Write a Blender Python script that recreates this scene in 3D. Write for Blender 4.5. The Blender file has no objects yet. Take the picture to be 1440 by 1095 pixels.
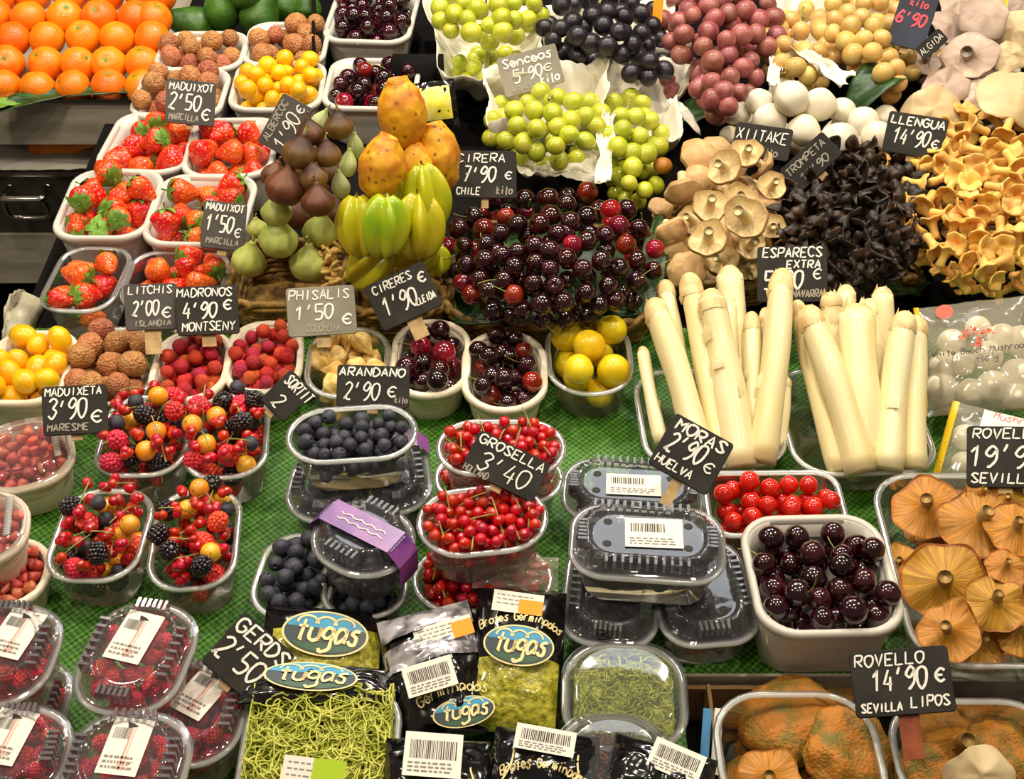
import bpy, math, random
from mathutils import Vector, Matrix, noise, Euler
R = random.Random(7)
sc = bpy.context.scene
C = sc.collection
# ------------------------------------------------------------------ camera
CAM_Z, PITCH, FPX = 0.95, math.radians(42), 547.5 / math.tan(math.radians(16))
cd = bpy.data.cameras.new('camera'); cam = bpy.data.objects.new('camera', cd); C.objects.link(cam)
cam.location = (0, 0, CAM_Z); cam.rotation_euler = (math.pi / 2 - PITCH, 0, 0)
cd.sensor_fit = 'HORIZONTAL'; cd.sensor_width = 36; cd.lens = 36 * FPX / 1440; cd.clip_start = 0.05
sc.camera = cam
# ------------------------------------------------------------------ light
w = bpy.data.worlds.new('world'); sc.world = w; w.use_nodes = True
w.node_tree.nodes['Background'].inputs[0].default_value = (1.0, .86, .68, 1)
w.node_tree.nodes['Background'].inputs[1].default_value = 0.14
def lamp(name, loc, power, size, col=(1, .87, .68), to=(0, 1.2, 0)):
    l = bpy.data.lights.new(name, 'AREA'); l.shape = 'DISK'; l.size = size; l.energy = power; l.color = col
    o = bpy.data.objects.new(name, l); C.objects.link(o); o.location = loc
    o.rotation_euler = (Vector(to) - Vector(loc)).to_track_quat('-Z', 'Y').to_euler()
    return o
for lx, ly, lz, lp in ((-.75, 1.75, 1.35, 7), (-.1, 1.95, 1.4, 12), (.6, 1.85, 1.35, 9), (1.05, 1.15, 1.4, 7),
                       (.35, .95, 1.75, 10), (-.5, 1.0, 1.7, 8), (-.15, .25, 1.8, 3.2), (.6, .2, 1.8, 3)):
    lamp('stall_lamp', (lx, ly, lz), lp, .11, to=(lx * .6, ly * .8 + .2, 0))
tl = lamp('fluorescent_lamp', (.1, 2.12, 1.45), 8.5, 1.1, (.88, .93, 1), (.1, 2.12, 0)); tl.data.shape = 'RECTANGLE'; tl.data.size_y = .5; lamp('steel_fill_light', (-1.15, .75, 1.3), 7, .14, to=(-.9, 1.6, -.1))  # the last one is an added fill light that brightens the steel front
sc.view_settings.view_transform = 'Standard'; sc.view_settings.look = 'None'
sc.view_settings.gamma = 1; sc.view_settings.exposure = -0.05
sc.cycles.transparent_max_bounces = 24; sc.cycles.max_bounces = 8
# ------------------------------------------------------------------ pixel helpers (1440x1095 frame)
_f = Vector((0, math.cos(PITCH), -math.sin(PITCH))); _u = Vector((0, math.sin(PITCH), math.cos(PITCH)))
def ray(px, py): return _f + Vector((1, 0, 0)) * ((px - 720) / FPX) + _u * ((547.5 - py) / FPX)
def P(px, py, h=0.0):
    d = ray(px, py); return Vector((0, 0, CAM_Z)) + d * ((h - CAM_Z) / d.z)
def PY(px, py, Y):
    d = ray(px, py); return Vector((0, 0, CAM_Z)) + d * (Y / d.y)
def S(n, px, py, h=0.0):
    p = P(px, py, h); return n / FPX * (p - Vector((0, 0, CAM_Z))).dot(_f)
# ------------------------------------------------------------------ materials
def lin(hx):
    o = []
    for i in (0, 2, 4):
        c = int(hx[i:i + 2], 16) / 255
        o.append(c / 12.92 if c <= .04045 else ((c + .055) / 1.055) ** 2.4)
    return (*o, 1)
MATS = {}
def pm(name, a, b=None, sc_=60, lo=.4, hi=.6, rough=.45, bump=0, bsc=200, spec=.5, sss=0, coat=0, trans=0, vh=0, vs=0, vv=0, tex='noise',
       spots=None, ssc=150, sth=.25, metal=0, detail=3, stretch=None, sheen=0, alpha=1, bumptex='noise', det2=2, u=0):
    if u: sc_ *= .022; bsc *= .022; ssc *= .022
    m = bpy.data.materials.new(name); m.use_nodes = True; nt = m.node_tree; N = nt.nodes; L = nt.links
    bs = N['Principled BSDF']; I = bs.inputs
    I['Roughness'].default_value = rough; I['Specular IOR Level'].default_value = spec; I['Metallic'].default_value = metal
    I['Coat Weight'].default_value = coat; I['Coat Roughness'].default_value = .06
    I['Transmission Weight'].default_value = trans; I['Alpha'].default_value = alpha
    if sss:
        I['Subsurface Weight'].default_value = sss; I['Subsurface Radius'].default_value = (1, .5, .25); I['Subsurface Scale'].default_value = .006
    tc = N.new('ShaderNodeTexCoord'); oi = N.new('ShaderNodeObjectInfo')
    ad = N.new('ShaderNodeVectorMath'); ad.operation = 'MULTIPLY_ADD'
    cb = N.new('ShaderNodeCombineXYZ')
    for k in range(3): L.new(oi.outputs['Random'], cb.inputs[k])
    L.new(cb.outputs[0], ad.inputs[0]); ad.inputs[1].default_value = (3.1, 1.7, 5.3); L.new(tc.outputs['Object'], ad.inputs[2])
    vec = ad.outputs[0]
    if stretch:
        mp = N.new('ShaderNodeMapping'); mp.inputs['Scale'].default_value = stretch; L.new(vec, mp.inputs[0]); vec = mp.outputs[0]
    col = None
    def mix(fac, c1, c2):
        x = N.new('ShaderNodeMix'); x.data_type = 'RGBA'; L.new(fac, x.inputs[0])
        for s, c in ((6, c1), (7, c2)):
            if isinstance(c, tuple): x.inputs[s].default_value = c
            else: L.new(c, x.inputs[s])
        return x.outputs[2]
    def ramp(fac, l_, h_):
        x = N.new('ShaderNodeMapRange'); x.inputs[1].default_value = l_; x.inputs[2].default_value = h_; L.new(fac, x.inputs[0]); return x.outputs[0]
    base = lin(a)
    if tex == 'radial':                          # gills: streaks that run out from the stem
        sp = N.new('ShaderNodeSeparateXYZ'); L.new(tc.outputs['Object'], sp.inputs[0])
        at = N.new('ShaderNodeMath'); at.operation = 'ARCTAN2'; L.new(sp.outputs[1], at.inputs[0]); L.new(sp.outputs[0], at.inputs[1])
        ln = N.new('ShaderNodeVectorMath'); ln.operation = 'LENGTH'; L.new(tc.outputs['Object'], ln.inputs[0])
        a2 = N.new('ShaderNodeMath'); a2.operation = 'MULTIPLY'; a2.inputs[1].default_value = 9; L.new(at.outputs[0], a2.inputs[0])
        cx = N.new('ShaderNodeCombineXYZ'); L.new(a2.outputs[0], cx.inputs[0]); L.new(ln.outputs['Value'], cx.inputs[1]); L.new(oi.outputs['Random'], cx.inputs[2]); vec = cx.outputs[0]; tex = 'noise'
    if b:
        if tex == 'noise':
            t = N.new('ShaderNodeTexNoise'); t.inputs['Scale'].default_value = sc_; t.inputs['Detail'].default_value = detail; L.new(vec, t.inputs[0]); f = t.outputs[0]
        elif tex == 'wave':
            t = N.new('ShaderNodeTexWave'); t.inputs['Scale'].default_value = sc_; t.inputs['Distortion'].default_value = 4; t.inputs['Detail'].default_value = 2; L.new(vec, t.inputs[0]); f = t.outputs[0]
        elif tex == 'vor':
            t = N.new('ShaderNodeTexVoronoi'); t.inputs['Scale'].default_value = sc_; L.new(vec, t.inputs[0]); f = t.outputs[0]
        elif tex == 'checker':
            t = N.new('ShaderNodeTexChecker'); t.inputs['Scale'].default_value = sc_; L.new(vec, t.inputs[0]); f = t.outputs[1]
        elif tex == 'z':
            t = N.new('ShaderNodeSeparateXYZ'); L.new(tc.outputs['Generated'], t.inputs[0]); f = t.outputs[2]
        col = mix(ramp(f, lo, hi), base, lin(b))
    if spots:
        t = N.new('ShaderNodeTexVoronoi'); t.inputs['Scale'].default_value = ssc; L.new(vec, t.inputs[0])
        col = mix(ramp(t.outputs[0], sth, sth * .6), col or base, lin(spots))
    if vh or vs or vv:
        hs = N.new('ShaderNodeHueSaturation')
        def rnd(mul, cen, k):
            x = N.new('ShaderNodeMath'); x.operation = 'MULTIPLY'; x.inputs[1].default_value = k; L.new(oi.outputs['Random'], x.inputs[0])
            y = N.new('ShaderNodeMath'); y.operation = 'FRACT'; L.new(x.outputs[0], y.inputs[0])
            z = N.new('ShaderNodeMapRange'); z.inputs[3].default_value = cen - mul; z.inputs[4].default_value = cen + mul; L.new(y.outputs[0], z.inputs[0]); return z.outputs[0]
        if vh: L.new(rnd(vh, .5, 7.3), hs.inputs[0])
        if vs: L.new(rnd(vs, 1, 13.7), hs.inputs[1])
        if vv: L.new(rnd(vv, 1, 29.1), hs.inputs[2])
        if col is None: hs.inputs[4].default_value = base
        else: L.new(col, hs.inputs[4])
        col = hs.outputs[0]
    if col is None: I['Base Color'].default_value = base
    else: L.new(col, I['Base Color'])
    if bump:
        t = N.new('ShaderNodeTexVoronoi' if bumptex == 'vor' else 'ShaderNodeTexNoise'); t.inputs['Scale'].default_value = bsc; L.new(vec, t.inputs[0])
        if bumptex != 'vor': t.inputs['Detail'].default_value = det2
        bp = N.new('ShaderNodeBump'); bp.inputs['Strength'].default_value = bump; bp.inputs['Distance'].default_value = .002
        L.new(t.outputs[0], bp.inputs['Height']); L.new(bp.outputs[0], I['Normal'])
    MATS[name] = m
    return m
def clear(name, tint='ffffff', haze=.05, gl=1.0, rough=.06, hz='ffffff', bump=0, bsc=60):
    m = bpy.data.materials.new(name); m.use_nodes = True; nt = m.node_tree; N = nt.nodes; L = nt.links
    N.remove(N['Principled BSDF']); out = N['Material Output']
    tr = N.new('ShaderNodeBsdfTransparent'); tr.inputs[0].default_value = lin(tint)
    df = N.new('ShaderNodeBsdfDiffuse'); df.inputs[0].default_value = lin(hz)
    gs = N.new('ShaderNodeBsdfGlossy'); gs.inputs['Roughness'].default_value = rough
    m1 = N.new('ShaderNodeMixShader'); m1.inputs[0].default_value = haze; L.new(tr.outputs[0], m1.inputs[1]); L.new(df.outputs[0], m1.inputs[2])
    fr = N.new('ShaderNodeFresnel'); fr.inputs[0].default_value = 1.5
    mu = N.new('ShaderNodeMath'); mu.operation = 'MULTIPLY'; mu.inputs[1].default_value = gl; mu.use_clamp = True; L.new(fr.outputs[0], mu.inputs[0])
    m2 = N.new('ShaderNodeMixShader'); L.new(mu.outputs[0], m2.inputs[0]); L.new(m1.outputs[0], m2.inputs[1]); L.new(gs.outputs[0], m2.inputs[2])
    if bump:
        tc = N.new('ShaderNodeTexCoord')
        t = N.new('ShaderNodeTexNoise'); t.inputs['Scale'].default_value = bsc; L.new(tc.outputs['Object'], t.inputs[0])
        bp = N.new('ShaderNodeBump'); bp.inputs['Strength'].default_value = bump; bp.inputs['Distance'].default_value = .004
        L.new(t.outputs[0], bp.inputs['Height']); L.new(bp.outputs[0], gs.inputs['Normal']); L.new(bp.outputs[0], fr.inputs['Normal'])
    L.new(m2.outputs[0], out.inputs[0]); MATS[name] = m
    return m
def M(n): return MATS[n]
# ------------------------------------------------------------------ mesh builder
def cr(pts, k=4, closed=False):
    n = len(pts); out = []
    dim = len(pts[0])
    rng = range(n if closed else n - 1)
    for i in rng:
        g = lambda j: pts[j % n] if closed else pts[max(0, min(n - 1, j))]
        p0, p1, p2, p3 = g(i - 1), g(i), g(i + 1), g(i + 2)
        for s in range(k):
            t = s / k
            out.append(tuple(.5 * (2 * p1[d] + (p2[d] - p0[d]) * t + (2 * p0[d] - 5 * p1[d] + 4 * p2[d] - p3[d]) * t * t + (3 * p1[d] - p0[d] - 3 * p2[d] + p3[d]) * t ** 3) for d in range(dim)))
    if not closed: out.append(tuple(pts[-1]))
    return out
class MB:
    def __init__(s): s.v = []; s.f = []; s.m = []
    def add(s, vs, fs, mi=0, X=None):
        b = len(s.v)
        s.v += [tuple(X @ Vector(p)) for p in vs] if X is not None else [tuple(p) for p in vs]
        s.f += [tuple(b + i for i in f) for f in fs]; s.m += [mi] * len(fs); return b
    def lathe(s, prof, n=16, X=None, mi=0, fn=None):
        vs, fs, rows = [], [], []
        for r, z in prof:
            if r < 1e-9:
                rows.append([len(vs)]); vs.append((0, 0, z) if fn is None else fn(0, 0, 0, z))
            else:
                row = []
                for i in range(n):
                    a = 2 * math.pi * i / n
                    row.append(len(vs)); vs.append((r * math.cos(a), r * math.sin(a), z) if fn is None else fn(a, r, i, z))
                rows.append(row)
        for A, B in zip(rows, rows[1:]):
            if len(A) == 1 and len(B) == 1: continue
            for i in range(n):
                j = (i + 1) % n
                if len(A) == 1: fs.append((A[0], B[i], B[j]))
                elif len(B) == 1: fs.append((A[i], B[0], A[j]))
                else: fs.append((A[i], B[i], B[j], A[j]))
        return s.add(vs, fs, mi, X)
    def ball(s, c, r, n=12, k=8, mi=0, q=(1, 1, 1)):
        X = Matrix.Translation(c) @ Matrix.Diagonal((r * q[0], r * q[1], r * q[2], 1))
        s.lathe([(math.sin(math.pi * i / k), -math.cos(math.pi * i / k)) if 0 < i < k else (0, -math.cos(math.pi * i / k)) for i in range(k + 1)], n, X, mi)
    def tube(s, pts, r, n=6, mi=0, X=None):
        pts = [Vector(p) for p in pts]; rows = []; vs = []
        up = Vector((.13, .31, .94))
        for i, p in enumerate(pts):
            t = (pts[min(i + 1, len(pts) - 1)] - pts[max(i - 1, 0)]).normalized()
            a = t.cross(up)
            if a.length < 1e-4: a = t.cross(Vector((1, 0, 0)))
            a.normalize(); b = a.cross(t); up = b if b.length > .5 else up
            rr = r[i] if isinstance(r, (list, tuple)) else r
            rows.append(len(vs))
            vs += [p + (a * math.cos(2 * math.pi * k / n) + b * math.sin(2 * math.pi * k / n)) * rr for k in range(n)]
        fs = [(A + k, A + (k + 1) % n, B + (k + 1) % n, B + k) for A, B in zip(rows, rows[1:]) for k in range(n)]
        fs += [tuple(range(n)), tuple(rows[-1] + k for k in reversed(range(n)))]
        return s.add(vs, fs, mi, X)
    def loft(s, rings, mi=0, X=None, cap0=False, cap1=False):
        n = len(rings[0]); vs = [p for r in rings for p in r]
        fs = [(a * n + k, a * n + (k + 1) % n, (a + 1) * n + (k + 1) % n, (a + 1) * n + k) for a in range(len(rings) - 1) for k in range(n)]
        if cap0: fs.append(tuple(reversed(range(n))))
        if cap1: fs.append(tuple((len(rings) - 1) * n + k for k in range(n)))
        return s.add(vs, fs, mi, X)
    def box(s, c, d, X=None, mi=0):
        x, y, z = c; a, b, e = d[0] / 2, d[1] / 2, d[2] / 2
        vs = [(x + i * a, y + j * b, z + k * e) for i in (-1, 1) for j in (-1, 1) for k in (-1, 1)]
        return s.add(vs, [(0, 1, 3, 2), (4, 6, 7, 5), (0, 4, 5, 1), (2, 3, 7, 6), (0, 2, 6, 4), (1, 5, 7, 3)], mi, X)
    def grid(s, nx, ny, fn, mi=0, X=None):
        vs = [fn(i / nx, j / ny) for j in range(ny + 1) for i in range(nx + 1)]
        fs = [(j * (nx + 1) + i, j * (nx + 1) + i + 1, (j + 1) * (nx + 1) + i + 1, (j + 1) * (nx + 1) + i) for j in range(ny) for i in range(nx)]
        return s.add(vs, fs, mi, X)
    def mesh(s, name, mats, smooth=True):
        me = bpy.data.meshes.new(name); me.from_pydata(s.v, [], s.f)
        for m in (mats if isinstance(mats, (list, tuple)) else [mats]): me.materials.append(M(m) if isinstance(m, str) else m)
        me.polygons.foreach_set('material_index', s.m)
        me.polygons.foreach_set('use_smooth', [smooth] * len(s.f)); me.update()
        return me
# ------------------------------------------------------------------ things and parts
def thing(name, mesh=None, label=None, cat=None, group=None, X=None, kind=None):
    o = bpy.data.objects.new(name, mesh); C.objects.link(o)
    if label: o['label'] = label
    if cat: o['category'] = cat
    if group: o['group'] = group
    if kind: o['kind'] = kind
    if X is not None: o.matrix_world = X
    return o
def part(name, mesh, parent, X=None, label=None, kind=None):
    o = bpy.data.objects.new(name, mesh); C.objects.link(o); o.parent = parent
    if X is not None: o.matrix_local = X
    if label: o['label'] = label
    if kind: o['kind'] = kind
    return o
class Proto:                                    # one kind of produce: a root mesh and its parts; every copy is an object of its own
    def __init__(s, name, cat, root, parts=()): s.name, s.cat, s.root, s.parts = name, cat, root, parts; s.ref = max(abs(v.co.x) for v in root.vertices)
    def put(s, X, label, group=None, bare=False):
        o = thing(s.name, s.root, label, s.cat, group, X)
        if not bare:
            for n, me in s.parts: part(n, me, o)
        return o
def TRS(p, rot=(0, 0, 0), sca=1.0):
    q = rot if isinstance(rot, Matrix) else Euler(rot).to_matrix()
    sv = (sca, sca, sca) if isinstance(sca, (int, float)) else sca
    return Matrix.Translation(p) @ q.to_4x4() @ Matrix.Diagonal((*sv, 1))
def rrot(): return Euler((R.uniform(0, 6.28), R.uniform(0, 6.28), R.uniform(0, 6.28))).to_matrix()
def aim(d, spin=0):                             # local +z towards d
    return (Vector(d).normalized().to_track_quat('Z', 'Y').to_matrix()) @ Matrix.Rotation(spin, 3, 'Z')
def pick(x): return x[R.randrange(len(x))]
def nz(p, s=1.0, seed=0): return noise.noise(Vector(p) * s + Vector((seed * 7.1, seed * 3.3, seed)))
# ------------------------------------------------------------------ the materials of the stall
pm('steel', 'c4bcaa', 'a8a08e', 8, rough=.45, metal=.25, bump=.03, bsc=40, stretch=(1, 1, 6))
pm('dark_steel', '54514a', rough=.4, metal=.6)
pm('chrome', 'cfcac0', rough=.15, metal=1)
pm('dark', '0b0908', rough=.85, spec=.15)
pm('mat_green', '4a8608', '1c4e02', 290, 0, 1, rough=.5, bump=.6, bsc=500, tex='checker')
pm('floor', '221d18', rough=.8)
pm('white_plastic', 'cdc9c0', rough=.35, spec=.4, sss=.15, bump=.03, bsc=30)
pm('wood_white', 'ece2cf', 'd9cbb0', 40, rough=.55, bump=.15, bsc=120, stretch=(1, 1, 12))
clear('clear_plastic', 'fafbf8', .085, .65, .08)
clear('clear_rim', 'f0f2f0', .42, .7, .12, 'eceeec')
clear('clear_lid', 'fafafc', .045, 1.7, .05, 'e8e8f4', bump=.06, bsc=40)
clear('bag_film', 'f4f4f0', .5, 1.2, .12, 'f4f0e6', bump=.6)
clear('clear_rib', 'fafafc', .13, 1.2, .1, 'f2f2fa')
clear('clear_film', 'fcfcf8', .13, .8, .1, 'fff8e4', bump=.5, bsc=30)
pm('slate', '1f1c18', '2c2822', 25, rough=.6, spec=.3)
pm('slate_reflection', '7d7868', '8a8575', 25, rough=.4, spec=.5)  # dark card with a greyish reflection put into its base colour
pm('slate_worn', '48433d', '38332e', 20, rough=.55)
pm('slate_blue', '2b3048', '1e2235', 25, rough=.6)
pm('chalk', 'f2efe6', rough=.9, spec=.1)
pm('chalk_dim', 'a39d90', rough=.9, spec=.1)
pm('chalk_red', 'd8606c', rough=.9, spec=.1)
pm('stick', 'c9ab78', 'b09060', 80, rough=.7, stretch=(1, 1, .1))
pm('stick_red', '9a4a22', '7f3a18', 80, rough=.7)
pm('wicker', 'a8823e', '5f4218', 90, .35, .65, rough=.6, bump=.5, bsc=200)
pm('paper', 'e4dfd0', 'd6cfba', 12, rough=.85, spec=.15, bump=.25, bsc=45)
pm('leaf', '2c5220', '17330f', 25, rough=.4, bump=.2, bsc=90, stretch=(1, 8, 1))
pm('leaf_light', '78a032', '5c8424', 60, rough=.5)
pm('calyx', '7aa63c', '5a8a28', 120, rough=.6, vv=.2)
pm('stem_green', 'a8a552', '7c7a38', 90, rough=.6)
pm('stem_brown', '6b4a26', '8c6a36', 120, rough=.7)
pm('orange_skin', 'f58a0a', 'ee7a04', 30, rough=.38, bump=.35, bsc=420, vh=.012, vv=.08, coat=.1, sss=.1)
pm('litchi', 'a8623c', 'c88a58', 120, .3, .7, rough=.65, bump=1, bsc=330, bumptex='vor', vh=.02, vv=.2)
pm('kumquat', 'f5c40e', 'f2b008', 40, rough=.3, vh=.012, vv=.06, coat=.3, sss=.15, bump=.1, bsc=500)
pm('plum_yellow', 'ecd41c', 'e8c214', 22, rough=.32, vh=.012, vv=.06, coat=.25, sss=.15)
pm('strawberry', 'dc2e10', 'ea5a1e', 50, rough=.3, spots='f7b45c', ssc=260, sth=.3, bump=.6, bsc=260, bumptex='vor', coat=.35, vh=.012, vv=.12, sss=.1)
pm('cherry', '330610', '200309', 40, rough=.16, coat=.8, vh=.02, vv=.5, vs=.1)
pm('cherry_red', '8c0c12', '5c0810', 35, rough=.14, coat=.8, vh=.015, vv=.35)
pm('fig_dark', '4a2c1a', '7a4a26', 45, .35, .7, rough=.5, bump=.2, bsc=90, vv=.25, vh=.01, stretch=(1, 1, .3), u=1)
pm('fig_dark2', '7a5c28', '42261a', 1, .35, .75, rough=.5, tex='z', vv=.2, vh=.01, u=1)
pm('fig_green', 'a8b44e', 'c0c96c', 60, .35, .65, rough=.5, bump=.2, bsc=90, vv=.12, vh=.012, stretch=(1, 1, .25), sss=.1, u=1)
pm('fig_pale', 'b0c078', 'c4cf94', 60, rough=.5, vv=.12, stretch=(1, 1, .3), u=1)
pm('prickly', 'eeb41c', 'c8761a', 60, .35, .65, rough=.5, spots='9a641e', ssc=110, sth=.24, bump=.5, bsc=90, vv=.06, u=1)
pm('starfruit', 'b4bc16', 'd2c41c', 25, .35, .7, rough=.28, coat=.4, sss=.2, vh=.02, vv=.08, u=1)
pm('starfruit_green', '8cb414', 'b8c01a', 25, rough=.28, coat=.4, sss=.2, u=1)
pm('grape_green', 'b6bf2c', 'c6c848', 40, rough=.25, coat=.35, sss=.35, vh=.012, vv=.12, u=1)
pm('grape_black', '17131a', '2a2430', 60, .35, .7, rough=.38, vv=.3, coat=.1, u=1)
pm('grape_red', '8c4642', 'ac706a', 50, .35, .7, rough=.35, vv=.2, vh=.015, sss=.2, u=1)
pm('grape_gold', 'cca658', 'dabc78', 50, .35, .7, rough=.32, vv=.14, vh=.015, sss=.3, u=1)
pm('ball_white', 'e6dfcc', 'd8cdb2', 30, rough=.55, sss=.15, vv=.04, u=1)
pm('shii_cap', 'd2ac78', 'b08a56', 60, .3, .7, rough=.6, bump=.3, bsc=120, vv=.15, u=1)
pm('shii_gill', 'e8d3a0', 'c9a86c', 90, .35, .8, tex='radial', rough=.65, vv=.1, u=1)
pm('trumpet', '1c130c', '4c3422', 90, .45, .75, rough=.5, bump=.6, bsc=150, vv=.4, u=1)
pm('chant', 'e6ae4a', 'f0c878', 60, .35, .7, rough=.55, bump=.25, bsc=150, vv=.1, vh=.01, sss=.1, u=1)
pm('oyster', 'a48c7c', 'cab4a0', 25, .35, .7, rough=.55, bump=.15, bsc=60, vv=.1, u=1)
pm('oyster_beige', 'c4aa7c', 'd2bd92', 25, rough=.55, vv=.06, u=1)
pm('rov_cap', 'b8701a', '8c5216', 30, .35, .65, rough=.5, bump=.3, bsc=120, vv=.12, vh=.01, spots='6f6420', ssc=30, sth=.16, u=1)
pm('rov_gill', 'd4962a', '8c5a12', 60, .3, .75, tex='radial', rough=.55, bump=.25, bsc=100, vv=.1, vh=.01, u=1)
pm('rov_stem', 'c09a58', 'a87c34', 60, rough=.6, u=1)
pm('rov_green', '7a6a26', 'b8741c', 110, .38, .6, rough=.6, bump=.9, bsc=600, detail=5, vv=.1, u=1)
pm('asparagus', 'f0e4b8', 'e6d498', 30, .35, .7, rough=.4, coat=.1, sss=.2, stretch=(1, 1, .15), vv=.05)
pm('asp_tip', 'eed9a0', 'd8b880', 60, rough=.5, vv=.05)
pm('blueberry', '282a36', '484a58', 110, .35, .7, rough=.6, vv=.25, u=1)
pm('blueberry_dark', '12131a', '1e2028', 110, rough=.5, vv=.25, u=1)
pm('currant', 'b80a06', 'd01a0c', 40, rough=.12, coat=.9, sss=.4, vv=.2, vh=.01, u=1)
pm('raspberry', 'd21a22', 'ee3a3c', 120, rough=.35, vv=.2, vh=.012, sss=.2, coat=.2, u=1)
pm('blackberry', '0d090f', '1a0e18', 120, rough=.2, coat=.6, vv=.3, u=1)
pm('arbutus', 'b81a1c', 'd83a20', 20, .3, .7, rough=.5, bump=1, bsc=600, vh=.02, vv=.25)
pm('golden', 'f6a21a', 'f0b43a', 50, rough=.25, coat=.5, vv=.08, vh=.012, sss=.2)
pm('husk', 'd8ac54', 'ecd088', 80, .35, .65, rough=.6, bump=.6, bsc=150, vv=.1, stretch=(1, 1, .3), u=1)
pm('tomato', 'c4150a', 'd82412', 30, rough=.15, coat=.6, sss=.1, vv=.08)
pm('wildstraw', 'c4402e', 'd8745c', 120, .35, .7, rough=.4, spots='e8a080', ssc=420, sth=.3, vv=.2, vh=.015)
pm('sprout', 'd8d868', 'b8c044', 60, rough=.45, vv=.1, sss=.1)
pm('sprout_dark', '7c8a28', '4c5a18', 60, rough=.5)
pm('cress', 'd2da54', '98a236', 200, .4, .62, rough=.55, bump=1, bsc=300)
pm('sprout_red', '9a4c3a', 'b07a5c', 150, rough=.5, bump=.8, bsc=200)
pm('black_film', '0d0c0e', rough=.16, spec=.7, coat=.5, bump=.7, bsc=38)
pm('silver_film', 'dedae2', '7a767e', 60, .42, .58, rough=.2, metal=.4, bump=1, bsc=42)
pm('window_film', 'd0c848', '86841e', 160, .38, .64, rough=.25, coat=.7, bump=.9, bsc=220, detail=5)
pm('label_white', 'ece6da', rough=.6)
pm('ink', '2a2626', rough=.7)
pm('ink_grey', '8a8580', rough=.7)
pm('ink_red', 'd8604c', rough=.7)
pm('sticker_orange', 'f2a012', rough=.6)
pm('sticker_lime', 'a8c80c', rough=.6)
pm('ink_pink', 'e0a292', rough=.7)
pm('logo_blue', '1c86b4', '2c9cc8', 30, rough=.35)
pm('logo_dark', '0c2a30', rough=.35)
pm('logo_green', '144a2c', rough=.35)
pm('logo_cream', 'f2dc9c', rough=.4)
pm('purple', '6a3488', '8a4a98', 40, rough=.3, coat=.3)
pm('cardboard', '8c6a42', '7a5a36', 40, rough=.8)
pm('card_blue', '3a86bc', rough=.5)
pm('avocado', '4a7824', '2e5416', 40, .35, .7, rough=.4, bump=.4, bsc=150, vv=.2, u=1)
pm('bag_yellow', 'e8c020', rough=.4)
pm('beech', 'f2ecd8', 'e6dcc0', 30, rough=.5, sss=.1, u=1)
pm('card_yellow', 'e8d83a', 'f0e880', 60, rough=.5)
pm('white_absorb', 'f0eef0', rough=.8)
pm('pale_bag', 'b8b29a', 'a09a84', 20, rough=.4, bump=.8, bsc=40)
# ------------------------------------------------------------------ meshes of the produce (unit: metres)
def mk(fn, name, mats, smooth=True):
    b = MB(); fn(b); return b.mesh(name, mats, smooth)
def unit_ball(n, k): return [(math.sin(math.pi * i / k) if 0 < i < k else 0, -math.cos(math.pi * i / k)) for i in range(k + 1)]
def lumpy(prof, n, r, amp, fr, seed, name, mat, sq=(1, 1, 1)):
    b = MB()
    def fn(a, rr, i, z):
        p = Vector((rr * math.cos(a), rr * math.sin(a), z)); p *= 1 + amp * nz(p, fr, seed)
        return (p.x * r * sq[0], p.y * r * sq[1], p.z * r * sq[2])
    b.lathe(prof, n, fn=fn); return b.mesh(name, mat)
OR_ = cr([(0, .80), (.12, .84), (.45, .84), (.85, .48), (1, 0), (.86, -.5), (.45, -.82), (0, -.9)], 3)
orange_me = [lumpy(OR_, 24, .0235, .03, 2, i, 'orange', 'orange_skin') for i in range(3)]
def star_cal(b, r, z, n=5, w=.35, drop=0, mi=0):
    for i in range(n):
        a = 2 * math.pi * i / n + R.uniform(-.2, .2); ln = r * R.uniform(.8, 1.15)
        c, s = math.cos(a), math.sin(a); t = (-s, c)
        vs = []
        for u, wd in ((0, .5), (.35, 1), (.7, .75), (1, 0.05)):
            x = ln * u; zz = z - drop * u * u + (.12 * r if 0 < u < 1 else 0)
            for sg in (-1, 1): vs.append((c * x + t[0] * sg * wd * w * r, s * x + t[1] * sg * wd * w * r, zz - .05 * r * abs(sg)))
        b.add(vs, [(0, 1, 3, 2), (2, 3, 5, 4), (4, 5, 7, 6)], mi)
orange_cal = mk(lambda b: star_cal(b, .0032, .0202, 5, .45), 'calyx', 'calyx')
ORANGES = [Proto('orange', 'fruit', m, (('calyx', orange_cal),)) for m in orange_me]
litchi_me = [lumpy(unit_ball(18, 12), 18, .0165, .07, 3, i, 'litchi', 'litchi', (1, 1, 1.08)) for i in range(3)]
LITCHI = [Proto('litchi', 'fruit', m) for m in litchi_me]
KUMQUAT = [Proto('yellow_cherry_plum', 'fruit', lumpy(unit_ball(18, 12), 18, .0165, .03, 2, i, 'plum', 'kumquat', (1, 1, q))) for i, q in ((0, 1.0), (1, 1.12))]
KUM_OV = [Proto('kumquat', 'fruit', lumpy(unit_ball(18, 12), 18, .0175, .04, 2, i + 5, 'kumquat', 'kumquat', (1, 1, q))) for i, q in ((0, 1.15), (1, 1.3))]
PLUM = [Proto('yellow_plum', 'fruit', lumpy(unit_ball(22, 14), 22, .0235, .03, 2, i + 3, 'plum', 'plum_yellow', (1, 1, q))) for i, q in ((0, 1.05), (1, 1.12))]
ST_ = cr([(0, -1.05), (.22, -.93), (.5, -.5), (.72, 0), (.78, .32), (.62, .62), (.3, .72), (0, .68)], 3)
def straw_cal(b):
    star_cal(b, .0165, .0158, 8, .3, .0045); b.tube([(0, 0, .0145), (.001, 0, .019), (.003, 0, .024)], .001, 5)
straw_cal_me = mk(straw_cal, 'calyx', 'calyx')
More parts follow.
